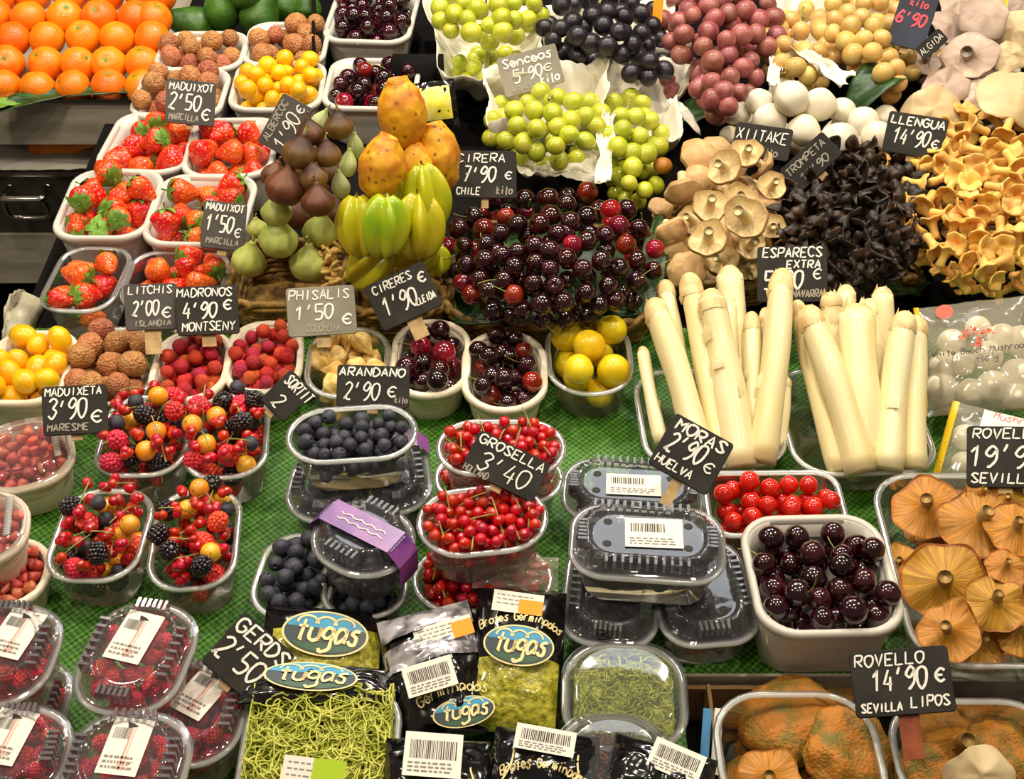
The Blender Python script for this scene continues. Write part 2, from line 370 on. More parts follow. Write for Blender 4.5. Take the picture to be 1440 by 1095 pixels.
STRAW = [Proto('strawberry', 'fruit', lumpy(ST_, 18, .0195, .1, 1.3, i, 'strawberry', 'strawberry', (1, q, 1)), (('calyx', straw_cal_me),)) for i, q in ((0, 1), (1, .85), (2, 1.1), (3, .95))]
CH_ = cr([(0, .68), (.16, .74), (.42, .83), (.78, .62), (1, .1), (.93, -.38), (.62, -.76), (.25, -.93), (0, -.95)], 3)
def cherry_stem(k):
    rr = random.Random(k); b = MB(); dx, dy = rr.uniform(-.02, .02), rr.uniform(-.02, .02)
    b.tube(cr([(0, 0, .0095), (dx * .2, dy * .2, .019), (dx * .6, dy * .6, .028), (dx, dy, .034)], 3), [.0007] * 9 + [.0011], 5); return b.mesh('stem', 'stem_green')
_ch = [lumpy(CH_, 20, .0145, .035, 1.5, i, 'cherry', m) for i, m in ((0, 'cherry'), (1, 'cherry'), (2, 'cherry'), (3, 'cherry_red'))]
CHERRY = [Proto('cherry', 'fruit', _ch[i % 3], (('stem', cherry_stem(i)),)) for i in range(6)]
CHERRY_R = [Proto('cherry', 'fruit', _ch[3], (('stem', cherry_stem(9)),))]
FG_ = cr([(0, -.82), (.3, -.8), (.72, -.62), (.98, -.12), (.9, .3), (.55, .72), (.28, 1.0), (.17, 1.22), (0, 1.26)], 3)
def fig(mat, seed, st):
    b = MB()
    def fn(a, rr, i, z):
        k = 1 + .035 * math.cos(a * 9 + seed) * min(1, rr) + .06 * nz((math.cos(a) * rr, math.sin(a) * rr, z), 1.5, seed)
        return (rr * math.cos(a) * k, rr * math.sin(a) * k, z)
    b.lathe(FG_, 36, fn=fn)
    s = MB(); s.tube(cr([(0, 0, 1.2), (.03, .02, 1.42), (.12, .05, 1.62)], 3), [.11, .1, .09, .08, .08, .08, .1], 6)
    return Proto('fig', 'fruit', b.mesh('fig', mat), (('stem', s.mesh('stem', st)),))
FIG_D = [fig('fig_dark', 1, 'stem_brown'), fig('fig_dark2', 2, 'stem_green')]
FIG_G = [fig('fig_green', 3, 'stem_green'), fig('fig_green', 4, 'stem_green')]
FIG_P = [fig('fig_pale', 5, 'stem_green')]
def prickly(seed):
    b = MB(); pts = []
    for k in range(46):
        z = 1 - 2 * (k + .5) / 46; a = k * 2.39996; q = math.sqrt(1 - z * z); pts.append(Vector((q * math.cos(a), q * math.sin(a), z)))
    def fn(a, rr, i, z):
        p = Vector((rr * math.cos(a), rr * math.sin(a), z)); d = p.normalized() if p.length > 0 else p
        m = min((d - q).length for q in pts); bumpv = .05 * math.exp(-(m / .13) ** 2)
        k = 1 + bumpv + .07 * nz(p, 1.2, seed); return (p.x * k, p.y * k, p.z * k * 1.02)
    b.lathe(cr([(0, -1.28), (.4, -1.2), (.72, -.8), (.92, -.1), (.88, .4), (.66, .9), (.42, 1.18), (.34, 1.3), (.2, 1.24), (0, 1.2)], 5), 48, fn=fn)
    s = MB()
    for q in pts:
        p = Vector((q.x * .93, q.y * .93, q.z * 1.13)); s.ball(p, .034, 6, 4)
    return Proto('prickly_pear', 'fruit', b.mesh('prickly_pear', 'prickly'), (('areole', s.mesh('areole', 'stem_brown')),))
PRICKLY = [prickly(1), prickly(2), prickly(3)]
def starfruit(mat, seed):
    b = MB(); rings = []
    for j in range(15):
        t = j / 14; z = -1.08 + 2.16 * t; e = math.sin(math.pi * min(1, max(0, .02 + t * .96))) ** .45
        ring = []
        for i in range(50):
            a = 2 * math.pi * i / 50; c = .65 * (1 - abs(math.sin(a * 2.5))) ** .8 + .35 * abs(math.cos(a * 2.5))
            r = e * (.58 + .48 * c) * (1 + .05 * nz((math.cos(a), math.sin(a), z), 1, seed))
            ring.append((r * math.cos(a), r * math.sin(a), z + .12 * c * (1 if t > .5 else -1) * (abs(t - .5) * 2)))
        rings.append(ring)
    b.loft(rings, cap0=True, cap1=True)
    s = MB(); s.tube([(0, 0, 1.02), (.02, 0, 1.2), (.06, .02, 1.3)], [.07, .05, .05], 6)
    return Proto('star_fruit', 'fruit', b.mesh('star_fruit', mat), (('stem', s.mesh('stem', 'stem_brown')),))
STAR = [starfruit('starfruit', 1), starfruit('starfruit_green', 2)]
GRAPE = {c: lumpy(unit_ball(16, 10), 16, 1, .02, 1, 1, 'grape', 'grape_' + c, (1, 1, 1.08)) for c in ('green', 'black', 'red', 'gold')}
def umbrella(seed, amp, lobes, capm, gillm, stemm, dep=.34, lip=.1, sl=.75, sr=.16, nm='mushroom', sq=1.0, fun=0.0, nseg=40, rough=.05):
    """cap with its gills and stem towards +z (lying upside down); radius 1"""
    rr = random.Random(seed)
    ph = [rr.uniform(0, 6.28) for _ in range(4)]
    def wob(a, r):
        w = (.5 * math.sin(lobes * a + ph[0]) + .3 * math.sin((lobes + 2) * a + ph[1]) + .2 * math.sin(2 * a + ph[2]))
        return w
    def fn(a, r, i, z):
        k = 1 + amp * .6 * wob(a, r) * r + .03 * math.sin(7 * a + ph[3]) * r * r; x, y = r * k * math.cos(a), r * k * math.sin(a) * sq
        return (x, y, z + amp * wob(a, r) * r * r + rough * (nz((x, y, 0), 2.2, seed) + .6 * nz((x, y, 0), 5, seed)))
    cap = MB(); cap.lathe(cr([(0, -dep), (.3, -dep * .96), (.62, -dep * .68), (.86, -dep * .28), (.985, .02), (1, .06), (.97, lip), (.93, lip * .9)], 2), nseg, fn=fn)
    g = MB()
    def fg(a, r, i, z):
        x, y, zz = fn(a, r, i, z); return (x, y, zz + (.012 if i % 2 else -.012) * min(1, r * 3))
    g.lathe([(.935, lip * .9), (.8, lip * .35 + fun * .1), (.55, fun * .25), (.3, fun * .5 + .02), (.14, fun * .8 + .05), (0, fun + .06)], nseg * 2, fn=fg)
    s = MB(); bx, by = rr.uniform(-.2, .2), rr.uniform(-.2, .2)
    s.tube(cr([(0, 0, fun * .6), (bx * .3, by * .3, sl * .35), (bx * .7, by * .7, sl * .75), (bx, by, sl)], 3), [sr * 1.35, sr * 1.2, sr * 1.08, sr, sr, sr, sr, sr * 1.02, sr * 1.06, sr * .9], 10)
    return (cap.mesh('cap', capm), g.mesh('gills', gillm), s.mesh('stem', stemm))
def mush(name, seed, *a, **k):
    c, g, s = umbrella(seed, *a, **k); return Proto(name, 'mushroom', c, (('gills', g), ('stem', s)))
SHII = [mush('shiitake_mushroom', i, am, lb, 'shii_cap', 'shii_gill', 'shii_gill', .46, .3, 1.2, .26, rough=.04) for i, am, lb in ((1, .12, 3), (2, .2, 2), (3, .22, 3), (4, .14, 2))]
ROV = [mush('milk_cap_mushroom', i, am, lb, 'rov_cap', 'rov_gill', 'rov_stem', .12, .04, .66, .18, fun=.36, nseg=64, rough=.1) for i, am, lb in ((11, .13, 3), (12, .17, 4), (13, .22, 3), (14, .1, 5))]
def rug(seed):
    b = MB()
    def fn(a, r, i, z):
        p = Vector((r * math.cos(a), r * math.sin(a), z)); d = 1 + .28 * nz(p, 1.1, seed) + .14 * nz(p, 2.6, seed) + .05 * nz(p, 7, seed)
        return (p.x * d, p.y * d, p.z * (1 + .2 * nz(p, 1.7, seed + 4)))
    b.lathe(cr([(0, .2), (.3, .16), (.7, -.02), (.98, -.06), (1.02, -.16), (.9, -.34), (.6, -.52), (.28, -.56), (0, -.5)], 4), 48, fn=fn)
    s = MB(); s.tube(cr([(0, 0, .1), (.04, .03, .3), (.1, .02, .55)], 3), [.24, .22, .2, .2, .2, .2, .18], 12)
    return Proto('milk_cap_mushroom', 'mushroom', b.mesh('cap', 'rov_green'), (('stem', s.mesh('stem', 'rov_stem')),))
ROV2 = [rug(21), rug(27)]
OYS = [mush('oyster_mushroom', i, am, 2, m, m, m, .25, .06, .5, .24, fun=.15, rough=.12) for i, am, m in ((31, .26, 'oyster'), (32, .34, 'oyster'), (33, .3, 'oyster_beige'))]
def chanterelle(seed, col, nm, flare=1.0):
    rr = random.Random(seed); b = MB(); ph = [rr.uniform(0, 6.28) for _ in range(3)]; lob = rr.choice((3, 4, 5))
    bend = rr.uniform(-.5, .5)
    def fn(a, r, i, z):
        wv = (math.sin(lob * a + ph[0]) * .6 + .4 * math.sin((lob + 3) * a + ph[1])) * max(0, r - .3)
        k = 1 + .22 * wv; return (r * k * math.cos(a) + bend * z * z * .25, r * k * math.sin(a), z + .26 * wv * flare)
    b.lathe(cr([(0, -1), (.26, -1), (.34, -.8), (.3, -.3), (.36, .1), (.5, .36), (.76, .5), (.86, .56), (.84, .68), (.62, .62), (.35, .46), (.12, .2), (0, .1)], 2), 36, fn=fn)
    return Proto(nm, 'mushroom', b.mesh(nm, col))
CHANT = [chanterelle(i, 'chant', 'chanterelle_mushroom') for i in range(40, 47)]
def trumpet(seed):
    rr = random.Random(seed); b = MB(); ph = [rr.uniform(0, 6.28) for _ in range(3)]; bx, by = rr.uniform(-.6, .6), rr.uniform(-.6, .6)
    def fn(a, r, i, z):
        wv = (math.sin(3 * a + ph[0]) * .5 + .5 * math.sin(5 * a + ph[1]) + .3 * math.sin(8 * a + ph[2])) * max(0, r - .15)
        k = 1 + .4 * wv; t = z + 1.2
        return (r * k * math.cos(a) + bx * t * t * .15, r * k * math.sin(a) + by * t * t * .15, z + .5 * wv)
    b.lathe(cr([(0, -1.3), (.07, -1.3), (.1, -.8), (.16, -.2), (.3, .25), (.6, .5), (.95, .42), (.9, .5), (.55, .58), (.25, .3), (.1, -.2), (0, -.3)], 2), 40, fn=fn)
    return Proto('black_trumpet_mushroom', 'mushroom', b.mesh('trumpet', 'trumpet'))
TRUMP = [trumpet(i) for i in range(60, 67)]
def ballmush(seed):
    m = lumpy(cr([(0, -.6), (.4, -.66), (.75, -.55), (.98, -.1), (.95, .25), (.66, .72), (.3, .93), (0, .97)], 3), 24, 1, .05, 1.2, seed, 'cap', 'ball_white')
    s = MB(); s.tube([(0, 0, -.5), (.03, 0, -.75), (.05, 0, -.95)], [.38, .36, .33], 14)
    return Proto('button_mushroom', 'mushroom', m, (('stem', s.mesh('stem', 'ball_white')),))
BALL = [ballmush(i) for i in range(3)]
def blue(mat, nm):
    b = MB(); b.lathe(cr([(0, .78), (.2, .80), (.26, .93), (.32, .93), (.7, .66), (1, 0), (.8, -.6), (.4, -.86), (0, -.9)], 2), 14); return Proto(nm, 'berry', b.mesh(nm, mat))
BLUE = [blue('blueberry', 'blueberry')]; BLUE_D = [blue('blueberry_dark', 'blueberry')]
CURR = mk(lambda b: b.lathe([(r, z) for r, z in unit_ball(12, 8)] , 12), 'currant', 'currant')
def drupe(mat, nm, seed, h=1.25, rows=6, cal=None):
    b = MB(); rr = random.Random(seed)
    for j in range(rows):
        t = (j + .5) / rows; ph = math.pi * (.08 + .72 * t); r = math.sin(ph) * (1 if t < .6 else .95); z = math.cos(ph) * h
        n = max(3, round(2 * math.pi * r / .46))
        for i in range(n):
            a = 2 * math.pi * (i + .5 * (j % 2)) / n + rr.uniform(-.08, .08)
            b.ball((r * .8 * math.cos(a), r * .8 * math.sin(a), z * .82), .27 * rr.uniform(.9, 1.1), 8, 6)
    b.ball((0, 0, 0), .78, 10, 8, q=(1, 1, h * .95)); return Proto(nm, 'berry', b.mesh(nm, mat), cal or ())
RASP = [drupe('raspberry', 'raspberry', i) for i in (1, 2)]
BLACK = [drupe('blackberry', 'blackberry', i, 1.3) for i in (3, 4)]
ARB = [Proto('arbutus_berry', 'berry', lumpy(unit_ball(18, 12), 18, .0105, .1, 5, i, 'arbutus', 'arbutus')) for i in (1, 2)]
def gold_cal(b): star_cal(b, .004, .0128, 5, .35); b.tube([(0, 0, .0125), (0, .001, .016)], .0008, 5)
GOLD = [Proto('golden_berry', 'berry', lumpy(unit_ball(18, 12), 18, .0135, .02, 2, 1, 'golden_berry', 'golden'), (('calyx', mk(gold_cal, 'calyx', 'stem_brown')),))]
def husk(seed):
    b = MB(); rr = random.Random(seed)
    def fn(a, r, i, z):
        k = 1 + .08 * math.cos(5 * a) + .12 * nz((math.cos(a), math.sin(a), z), 2.2, seed); return (r * k * math.cos(a), r * k * math.sin(a), z)
    b.lathe(cr([(0, 1.2), (.25, 1.05), (.75, .6), (1, 0), (.85, -.5), (.5, -.95), (.22, -1.5), (.05, -1.75)], 3), 30, fn=fn)
    return Proto('physalis', 'fruit', b.mesh('husk', 'husk'), (('berry', mk(lambda q: q.ball((0, 0, .1), .55, 12, 8), 'berry', 'golden')),))
PHYS = [husk(i) for i in (1, 2, 3)]
def tom_cal(b): star_cal(b, .005, .0128, 5, .18)
TOM = [Proto('cherry_tomato', 'tomato', lumpy(unit_ball(18, 12), 18, .0138, .02, 2, 2, 'tomato', 'tomato'), (('calyx', mk(tom_cal, 'calyx', 'calyx')),))]
WILD = [Proto('wild_strawberry', 'berry', lumpy(ST_, 12, .0085, .08, 1.5, i, 'wild', 'wildstraw')) for i in (1, 2)]
AVO = Proto('avocado', 'fruit', lumpy(cr([(0, -1), (.5, -.92), (.9, -.4), (.92, .05), (.62, .7), (.4, 1.15), (.2, 1.35), (0, 1.4)], 4), 28, 1, .05, 1.4, 4, 'avocado', 'avocado'), (('stem', mk(lambda b: b.tube([(0, 0, 1.36), (0, 0, 1.5)], .1, 8), 'stem', 'stem_brown')),))
# ------------------------------------------------------------------ containers
def rrect(w, d, rc, z, nc=7, k=1.0):
    rc = min(rc, w / 2 - 1e-4, d / 2 - 1e-4); out = []
    for cx, cy, a0 in ((w / 2 - rc, d / 2 - rc, 0), (-w / 2 + rc, d / 2 - rc, 90), (-w / 2 + rc, -d / 2 + rc, 180), (w / 2 - rc, -d / 2 + rc, 270)):
        for i in range(nc + 1):
            a = math.radians(a0 + 90 * i / nc); out.append((cx + rc * math.cos(a), cy + rc * math.sin(a), z))
    return out
class Tub: pass
def tub_frame(xl, yl, xr, yr, yb, h, base=0.0):
    A, B = P(xl, yl, h), P(xr, yr, h); w = (B - A).length; rz = math.atan2(B.y - A.y, B.x - A.x)
    mid = (A + B) / 2; mx = (xl + xr) / 2; my = (yl + yr) / 2
    d = (P(mx + (720 - mx) * (my - yb) / (my + 1172), yb, h) - mid).length
    c = mid + Vector((-math.sin(rz), math.cos(rz), 0)) * d / 2
    t = Tub(); t.w, t.d, t.rz, t.h, t.base = w, d, rz, h - base, base
    t.X = Matrix.Translation((c.x, c.y, base)) @ Matrix.Rotation(rz, 4, 'Z'); t.c = c
    return t
def punnet(fr, label, group=None, kind='white', rc=.028, taper=.84, name='punnet', cat='punnet', mat=None, rimw=.0045):
    xl, yl, xr, yr, yb, h = fr[:6]; t = tub_frame(xl, yl, xr, yr, yb, h, fr[6] if len(fr) > 6 else .0015)
    w, d, H = t.w, t.d, t.h; b = MB(); r = MB()
    if kind == 'clear':
        b.loft([rrect(w * (taper + (1 - taper) * z ** .7) - .004, d * (taper + (1 - taper) * z ** .7) - .004, rc * (.75 + .25 * z), H * z) for z in (0.0, .04, .2, .45, .75, 1)], cap0=True)
        r.loft([rrect(w + q, d + q, rc + q / 2, H + z) for q, z in ((-.006, -.001), (-.002, .0012), (rimw, .0008), (rimw + .002, -.001), (rimw, -.003), (-.002, -.0025), (-.006, -.001))])
        bm, rm = mat or 'clear_plastic', 'clear_rim'
    else:
        b.loft([rrect(w * (taper + (1 - taper) * z ** .8) - .002, d * (taper + (1 - taper) * z ** .8) - .002, rc * (.8 + .2 * z), H * z) for z in (0, .02, .25, .6, .98)] +
               [rrect(w * (taper + (1 - taper) * z ** .8) - .006, d * (taper + (1 - taper) * z ** .8) - .006, rc * (.8 + .2 * z), H * z + .002) for z in (.98, .6, .25, .02)], cap0=True, cap1=True)
        r.loft([rrect(w + q, d + q, rc + q / 2, H + z) for q, z in ((-.008, -.004), (-.007, .0005), (-.003, .002), (rimw, .0015), (rimw + .002, -.0015), (rimw + .001, -.0055), (rimw - .003, -.006), (-.003, -.004), (-.008, -.004))])
        bm = rm = mat or 'white_plastic'
    o = thing(name, b.mesh(name, bm), label, cat, group, t.X); part('rim', r.mesh('rim', rm), o)
    t.o = o; t.taper = taper; t.rc = rc; t.clear = kind == 'clear'
    return t
def inside(x, y, w, d, rc):
    if w <= 0 or d <= 0: return False
    rc = max(1e-4, min(rc, w / 2, d / 2))
    ax, ay = abs(x) - (w / 2 - rc), abs(y) - (d / 2 - rc)
    if ax > rc or ay > rc: return False
    return not (ax > 0 and ay > 0 and ax * ax + ay * ay > rc * rc)
def drop(n, rad, w, d, rc, H=.06, taper=.84, z0=.003, heap=0.6, tries=14, sq=.95, maxz=None, jit=.1, top=.8):
    """let n balls settle into a tub one by one, a little higher towards its middle"""
    placed = []; cell = {}; g = 2.2 * rad
    if maxz is None: maxz = H + top * rad
    for _ in range(n):
        best = None; r = rad * R.uniform(1 - jit, 1 + jit)
        for _t in range(tries):
            x, y = R.uniform(-w / 2, w / 2), R.uniform(-d / 2, d / 2)
            z = z0 + r
            cx, cy = int(x // g), int(y // g)
            for i in (-1, 0, 1):
                for j in (-1, 0, 1):
                    for (px, py, pz, pr) in cell.get((cx + i, cy + j), ()):
                        q = (x - px) ** 2 + (y - py) ** 2; s = (r + pr) * sq
                        if q < s * s: z = max(z, pz + math.sqrt(s * s - q))
            k = taper + (1 - taper) * min(1, max(0, z / H)) ** .8 + (.06 if z > H else 0)
            if not inside(x, y, w * k - 1.6 * r, d * k - 1.6 * r, max(.002, rc - .75 * r)): continue
            sc_ = z + heap * r * ((2 * x / w) ** 2 + (2 * y / d) ** 2) * 2
            if best is None or sc_ < best[0]: best = (sc_, x, y, z)
        if best is None or (maxz and best[3] > maxz): continue
        _, x, y, z = best; placed.append((x, y, z, r)); cell.setdefault((int(x // g), int(y // g)), []).append((x, y, z, r))
    return placed
def rpx(t, px):                                 # a radius given in pixels at the tub's rim
    return px / FPX * (t.c - Vector((0, 0, CAM_Z))).dot(_f)
def fill(t, protos, n, rad, label, group, heap=.6, scale=None, bare=0.0, upright=False, z0=None, alt=None, altp=0, sq=.95, maxz=None, tries=18, lay=False, sink=0, top=.8):
    out = []; rad = rpx(t, rad); z0 = t.h * (.16 if t.clear else .3) if z0 is None else z0
    for x, y, z, r in drop(n, rad, t.w - .008, t.d - .008, t.rc, t.h, t.taper, z0, heap, tries, sq, maxz, top=top):
        pr = pick(alt) if alt and R.random() < altp else pick(protos)
        if upright: rot = Euler((R.uniform(-.5, .5), R.uniform(-.5, .5), R.uniform(0, 6.28))).to_matrix()
        elif lay: rot = aim((R.uniform(-1, 1), R.uniform(-1, .5), R.uniform(-.25, .5)), R.uniform(0, 6.28))
        else: rot = rrot()
        X = t.X @ TRS((x, y, z - sink), rot, (scale or 1) * r / pr.ref)
        out.append(pr.put(X, label, group, bare=R.random() < bare))
    return out
def sprigs(t, n, rad, label, group, per=11, heap=.5, z0=None, stemcol='stem_green', sq=.96, pts=None, name='red_currant_sprig', maxz=None, top=1.7):
    """currants packed as berries and joined into strings of near neighbours"""
    rad = rpx(t, rad); z0 = t.h * .34 if z0 is None else z0; pts = pts or drop(n, rad, t.w - .008, t.d - .008, t.rc, t.h, t.taper, z0, heap, 10, sq, maxz, top=top)
    left = [Vector(p[:3]) for p in pts]
    while left:
        c = max(left, key=lambda p: p.z); left.sort(key=lambda p: (p - c).length); grp, left = left[:per], left[per:]
        cen = sum(grp, Vector()) / len(grp); b = MB(); o_ = thing(name, None, label, 'berries', group, t.X @ Matrix.Translation(cen))
        a = R.uniform(0, 6.28); dr = Vector((math.cos(a), math.sin(a), .15)); top = max(p.z for p in grp) - cen.z
        L_ = rad * R.uniform(3.0, 4.6)
        b.tube(cr([dr * -L_ + Vector((0, 0, -rad)), dr * -L_ * .3 + Vector((0, 0, top * .8)), dr * L_ * .4 + Vector((0, 0, top * .9 + rad * R.uniform(.2, .9))), dr * L_ * 1.1 + Vector((0, 0, top + rad * R.uniform(-.5, 1.2)))], 3), .0007, 4)
        part('stem', b.mesh('stem', stemcol), o_)
        for p in grp: part('berry', CURR, o_, TRS(p - cen, rrot(), rad * R.uniform(.9, 1.08)))
def poisson(cx, cy, rx, ry, sp, n=4000, rot=0, ok=None, aniso=1.0):
    pts = []; c, s = math.cos(rot), math.sin(rot)
    for _ in range(n):
        u, v = R.uniform(-1, 1), R.uniform(-1, 1)
        if u * u + v * v > 1: continue
        x, y = cx + u * rx * c - v * ry * s, cy + u * rx * s + v * ry * c
        if ok and not ok(x, y): continue
        if all((x - a) ** 2 + ((y - b) * aniso) ** 2 > sp * sp for a, b, _ in pts): pts.append((x, y, 1 - u * u - v * v))
    return pts
def bunch(cx, cy, rx, ry, rp, col, h0, hd, label, group=None, rot=0, n=95, stem=True):
    b0 = P(cx, cy, h0); r = S(rp, cx, cy, h0 + hd * .5); o = thing('grape_bunch', None, label, 'grapes', group, Matrix.Translation(b0)); k = 0
    for (x, y, q) in sorted(poisson(cx, cy, rx, ry, rp * 1.42, 3500, rot), key=lambda p: p[1]):
        if k >= n: break
        h = h0 + hd * math.sqrt(max(0, q)) + R.uniform(-.4, .4) * r
        p = P(x, y, h); part('grape', GRAPE[col], o, TRS(p - b0, rrot(), r * R.uniform(.9, 1.1))); k += 1
    for (x, y, q) in poisson(cx, cy, rx * .85, ry * .85, rp * 1.9, 900, rot):
        if k >= 99: break
        h = h0 + hd * math.sqrt(max(0, q)) - r * 1.5
        part('grape', GRAPE[col], o, TRS(P(x, y, h) - b0, rrot(), r)); k += 1
    s = MB(); t = Vector((0, 0, hd * .6)); s.tube(cr([t * .2, t, P(cx, cy - ry * .7, h0 + hd * .8) - b0, P(cx + rx * .1, cy - ry, h0 + hd * .6) - b0], 3), .0016, 6)
    part('stem', s.mesh('stem', 'stem_green'), o)
    return o
def paper(poly, h, label, group=None, amp=.012, n=26, lift=None, mat='paper', name='paper_sheet', cat='paper', seed=0, th=.0006):
    """crumpled sheet over a four-cornered pixel outline (tl, tr, br, bl), edges lifted"""
    Q = [P(x, y, h) for x, y in poly]; b = MB()
    def fn(u, v, top=0):
        p = (Q[0] * (1 - u) + Q[1] * u) * (1 - v) + (Q[3] * (1 - u) + Q[2] * u) * v
        e = max(abs(2 * u - 1), abs(2 * v - 1)); z = p.z + (lift if lift is not None else .03) * max(0, (e - .45) / .55) ** 1.6
        z += amp * (nz((u * 5, v * 5, 0), 1, seed) + .5 * nz((u * 13, v * 13, 3), 1, seed) + .45 * abs(nz((u * 22, v * 22, 7), 1, seed)))
        return (p.x + amp * .9 * nz((u * 4, v * 4, 9), 1, seed), p.y + amp * .9 * nz((u * 4, v * 4, 19), 1, seed), max(.002, z) + top)
    b.grid(n, n, fn); me = b.mesh(name, mat)
    o = thing(name, me, label, cat, group); md = o.modifiers.new('thickness', 'SOLIDIFY'); md.thickness = th
    return o
def leaf(p0, p1, wpx, h0, h1, label, mat='leaf', bend=.02, name='leaf', n=14, group=None):
    A, B = P(*p0, h0), P(*p1, h1); d = (B - A); L_ = d.length; d.normalize(); sd = d.cross(Vector((0, 0, 1))).normalized(); w_ = S(wpx, *p0, h0) / 2; b = MB()
    def fn(u, v):
        a = u * 2 - 1; k = math.sin(math.pi * min(1, .06 + v * .94)) ** .7
        p = A + d * (L_ * v) + sd * (a * w_ * k) + Vector((0, 0, bend * math.sin(math.pi * v) + .25 * w_ * k * abs(a) + .003 * nz((u * 4, v * 6, 0))))
        return (p.x, p.y, max(.002, p.z))
    b.grid(8, n, fn); o = thing(name, b.mesh(name, mat), label, 'leaf', group)
    md = o.modifiers.new('thickness', 'SOLIDIFY'); md.thickness = .0008
    return o
# ------------------------------------------------------------------ handwriting
GL = {'A': 'L00 26 40;L12 32', 'B': 'L00 06;C06 36 45 33 03;C03 33 42 30 00', 'C': 'C45 26 05 02 20 41', 'D': 'L00 06;C06 26 44 42 20 00', 'E': 'L46 06 00 40;L03 33',
      'G': 'C45 26 05 02 20 41 43;L43 23', 'H': 'L06 00;L46 40;L03 43', 'I': 'L26 20', 'J': 'C46 41 20 01', 'K': 'L06 00;L46 03 40', 'L': 'L06 00 40', 'M': 'L00 06 23 46 40', 'N': 'L00 06 40 46',
      'O': 'C26 05 02 20 42 45 26', 'P': 'L00 06;C06 36 45 33 03', 'R': 'L00 06;C06 36 45 33 03;L13 40', 'S': 'C45 26 05 14 32 41 20 01', 'T': 'L06 46;L26 20', 'U': 'C06 02 20 42 46', 'V': 'L06 20 46',
      'W': 'L06 10 24 30 46', 'X': 'L06 40;L46 00', 'Y': 'L06 23 46;L23 20', 'Z': 'L06 46 00 40', '0': 'C26 05 02 20 42 45 26', '1': 'L04 26 20', '2': 'C05 26 45 33 11 00;C00 11 20 40', '3': 'C05 26 45 23;C23 42 20 01',
      '4': 'L26 02 42;L34 30', '5': 'L46 06 03;C03 33 42 30 00', '6': 'C45 26 03 01 20 41 33 02', '7': 'L06 46 10;L13 33', '8': 'C26 05 41 20 01 45 26', '9': 'C45 26 04 23 45;C45 42 20 10', "'": 'L26 14', '.': 'L20 21', '/': 'L00 46',
      '€': 'C45 26 04 02 20 41;L03 33', ' ': '', '-': 'L03 43',
      'a': 'C43 34 14 02 10 31 42;L44 40', 'b': 'L06 00;C02 24 42 20 00', 'c': 'C43 24 02 20 41', 'd': 'L46 40;C42 24 02 20 42', 'e': 'C02 42 33 14 02 20 41', 'g': 'C43 34 14 02 21 42;L44 40;C40 48 19 08', 'h': 'L06 00;C02 24 42 40', 'i': 'L24 20;L26 25', 'k': 'L06 00;L34 02 40',
      'l': 'C26 20 30', 'm': 'L04 00;C03 14 22 20;C23 34 42 40', 'n': 'L04 00;C03 24 42 40', 'o': 'C24 03 01 20 41 43 24', 'r': 'L04 00;C02 14 34', 's': 'C44 24 13 32 30 10 01', 't': 'L26 20 30;L04 44', 'u': 'C04 01 20 41 44;L44 40', 'y': 'L04 22;L44 10', 'í': 'L24 20;L25 36'}
def glyph(ch):
    out = []
    for s in GL.get(ch, '').split(';'):
        if not s: continue
        pts = []
        for q in s[1:].split():
            x, y = int(q[0]), int(q[1])
            pts.append((x / 4, (y if y < 7 else 6 - y) / 6))   # 8, 9: below the base line
        out.append(cr(pts, 5) if s[0] == 'C' and len(pts) > 2 else pts)
    return out
def ribbon(b, pts, wd, z, mi=0):
    n = len(pts); vs = []
    for i in range(n):
        a, c = pts[max(0, i - 1)], pts[min(n - 1, i + 1)]; dx, dy = c[0] - a[0], c[1] - a[1]; l = math.hypot(dx, dy) or 1
        k = wd / 2 * (.75 if i in (0, n - 1) else 1) * R.uniform(.85, 1.15); ex = 0
        vs += [(pts[i][0] - dy / l * k, pts[i][1] + dx / l * k, z), (pts[i][0] + dy / l * k, pts[i][1] - dx / l * k, z)]
    b.add(vs, [(2 * i, 2 * i + 1, 2 * i + 3, 2 * i + 2) for i in range(n - 1)], mi)
def write(b, text, x, y, size, width, z, wd, slant=.12, jit=.04, mi=0, bend=None):
    """hand lettering from (x, y), at the base line, capital height size, run length width"""
    adv = width / max(1, len(text)); gw = adv * .74
    for i, ch in enumerate(text):
        jy, js = R.uniform(-jit, jit) * size, R.uniform(1 - jit, 1 + jit)
        for st in glyph(ch):
            pts = []
            for (u, v) in st:
                X_, Y_ = x + i * adv + (u * gw + slant * v * size) * js, y + jy + v * size * js
                if bend:
                    cx, cy, rad = bend; a = (X_ - cx) / rad; rr = rad + (Y_ - y); X_, Y_ = cx + rr * math.sin(a), cy + rr * math.cos(a) - rad
                pts.append((X_, Y_))
            den = []
            for p, q in zip(pts, pts[1:]):
                den += [p, ((p[0] + q[0]) / 2, (p[1] + q[1]) / 2)]
            ribbon(b, den + [pts[-1]], wd, z, mi)
def card_X(cx, cy, h, roll, lean=0.0, yaw=0.0):
    """frame of a card: x along its writing, y up the card, z out of its face"""
    p = P(cx, cy, h); d = (Vector((0, 0, CAM_Z)) - p).normalized(); up = (_u - d * _u.dot(d)).normalized(); rt = up.cross(d)
    m = Matrix((rt, up, d)).transposed() @ Matrix.Rotation(math.radians(roll), 3, 'Z') @ Matrix.Rotation(math.radians(yaw), 3, 'Y') @ Matrix.Rotation(math.radians(lean), 3, 'X')
    return Matrix.Translation(p) @ m.to_4x4()
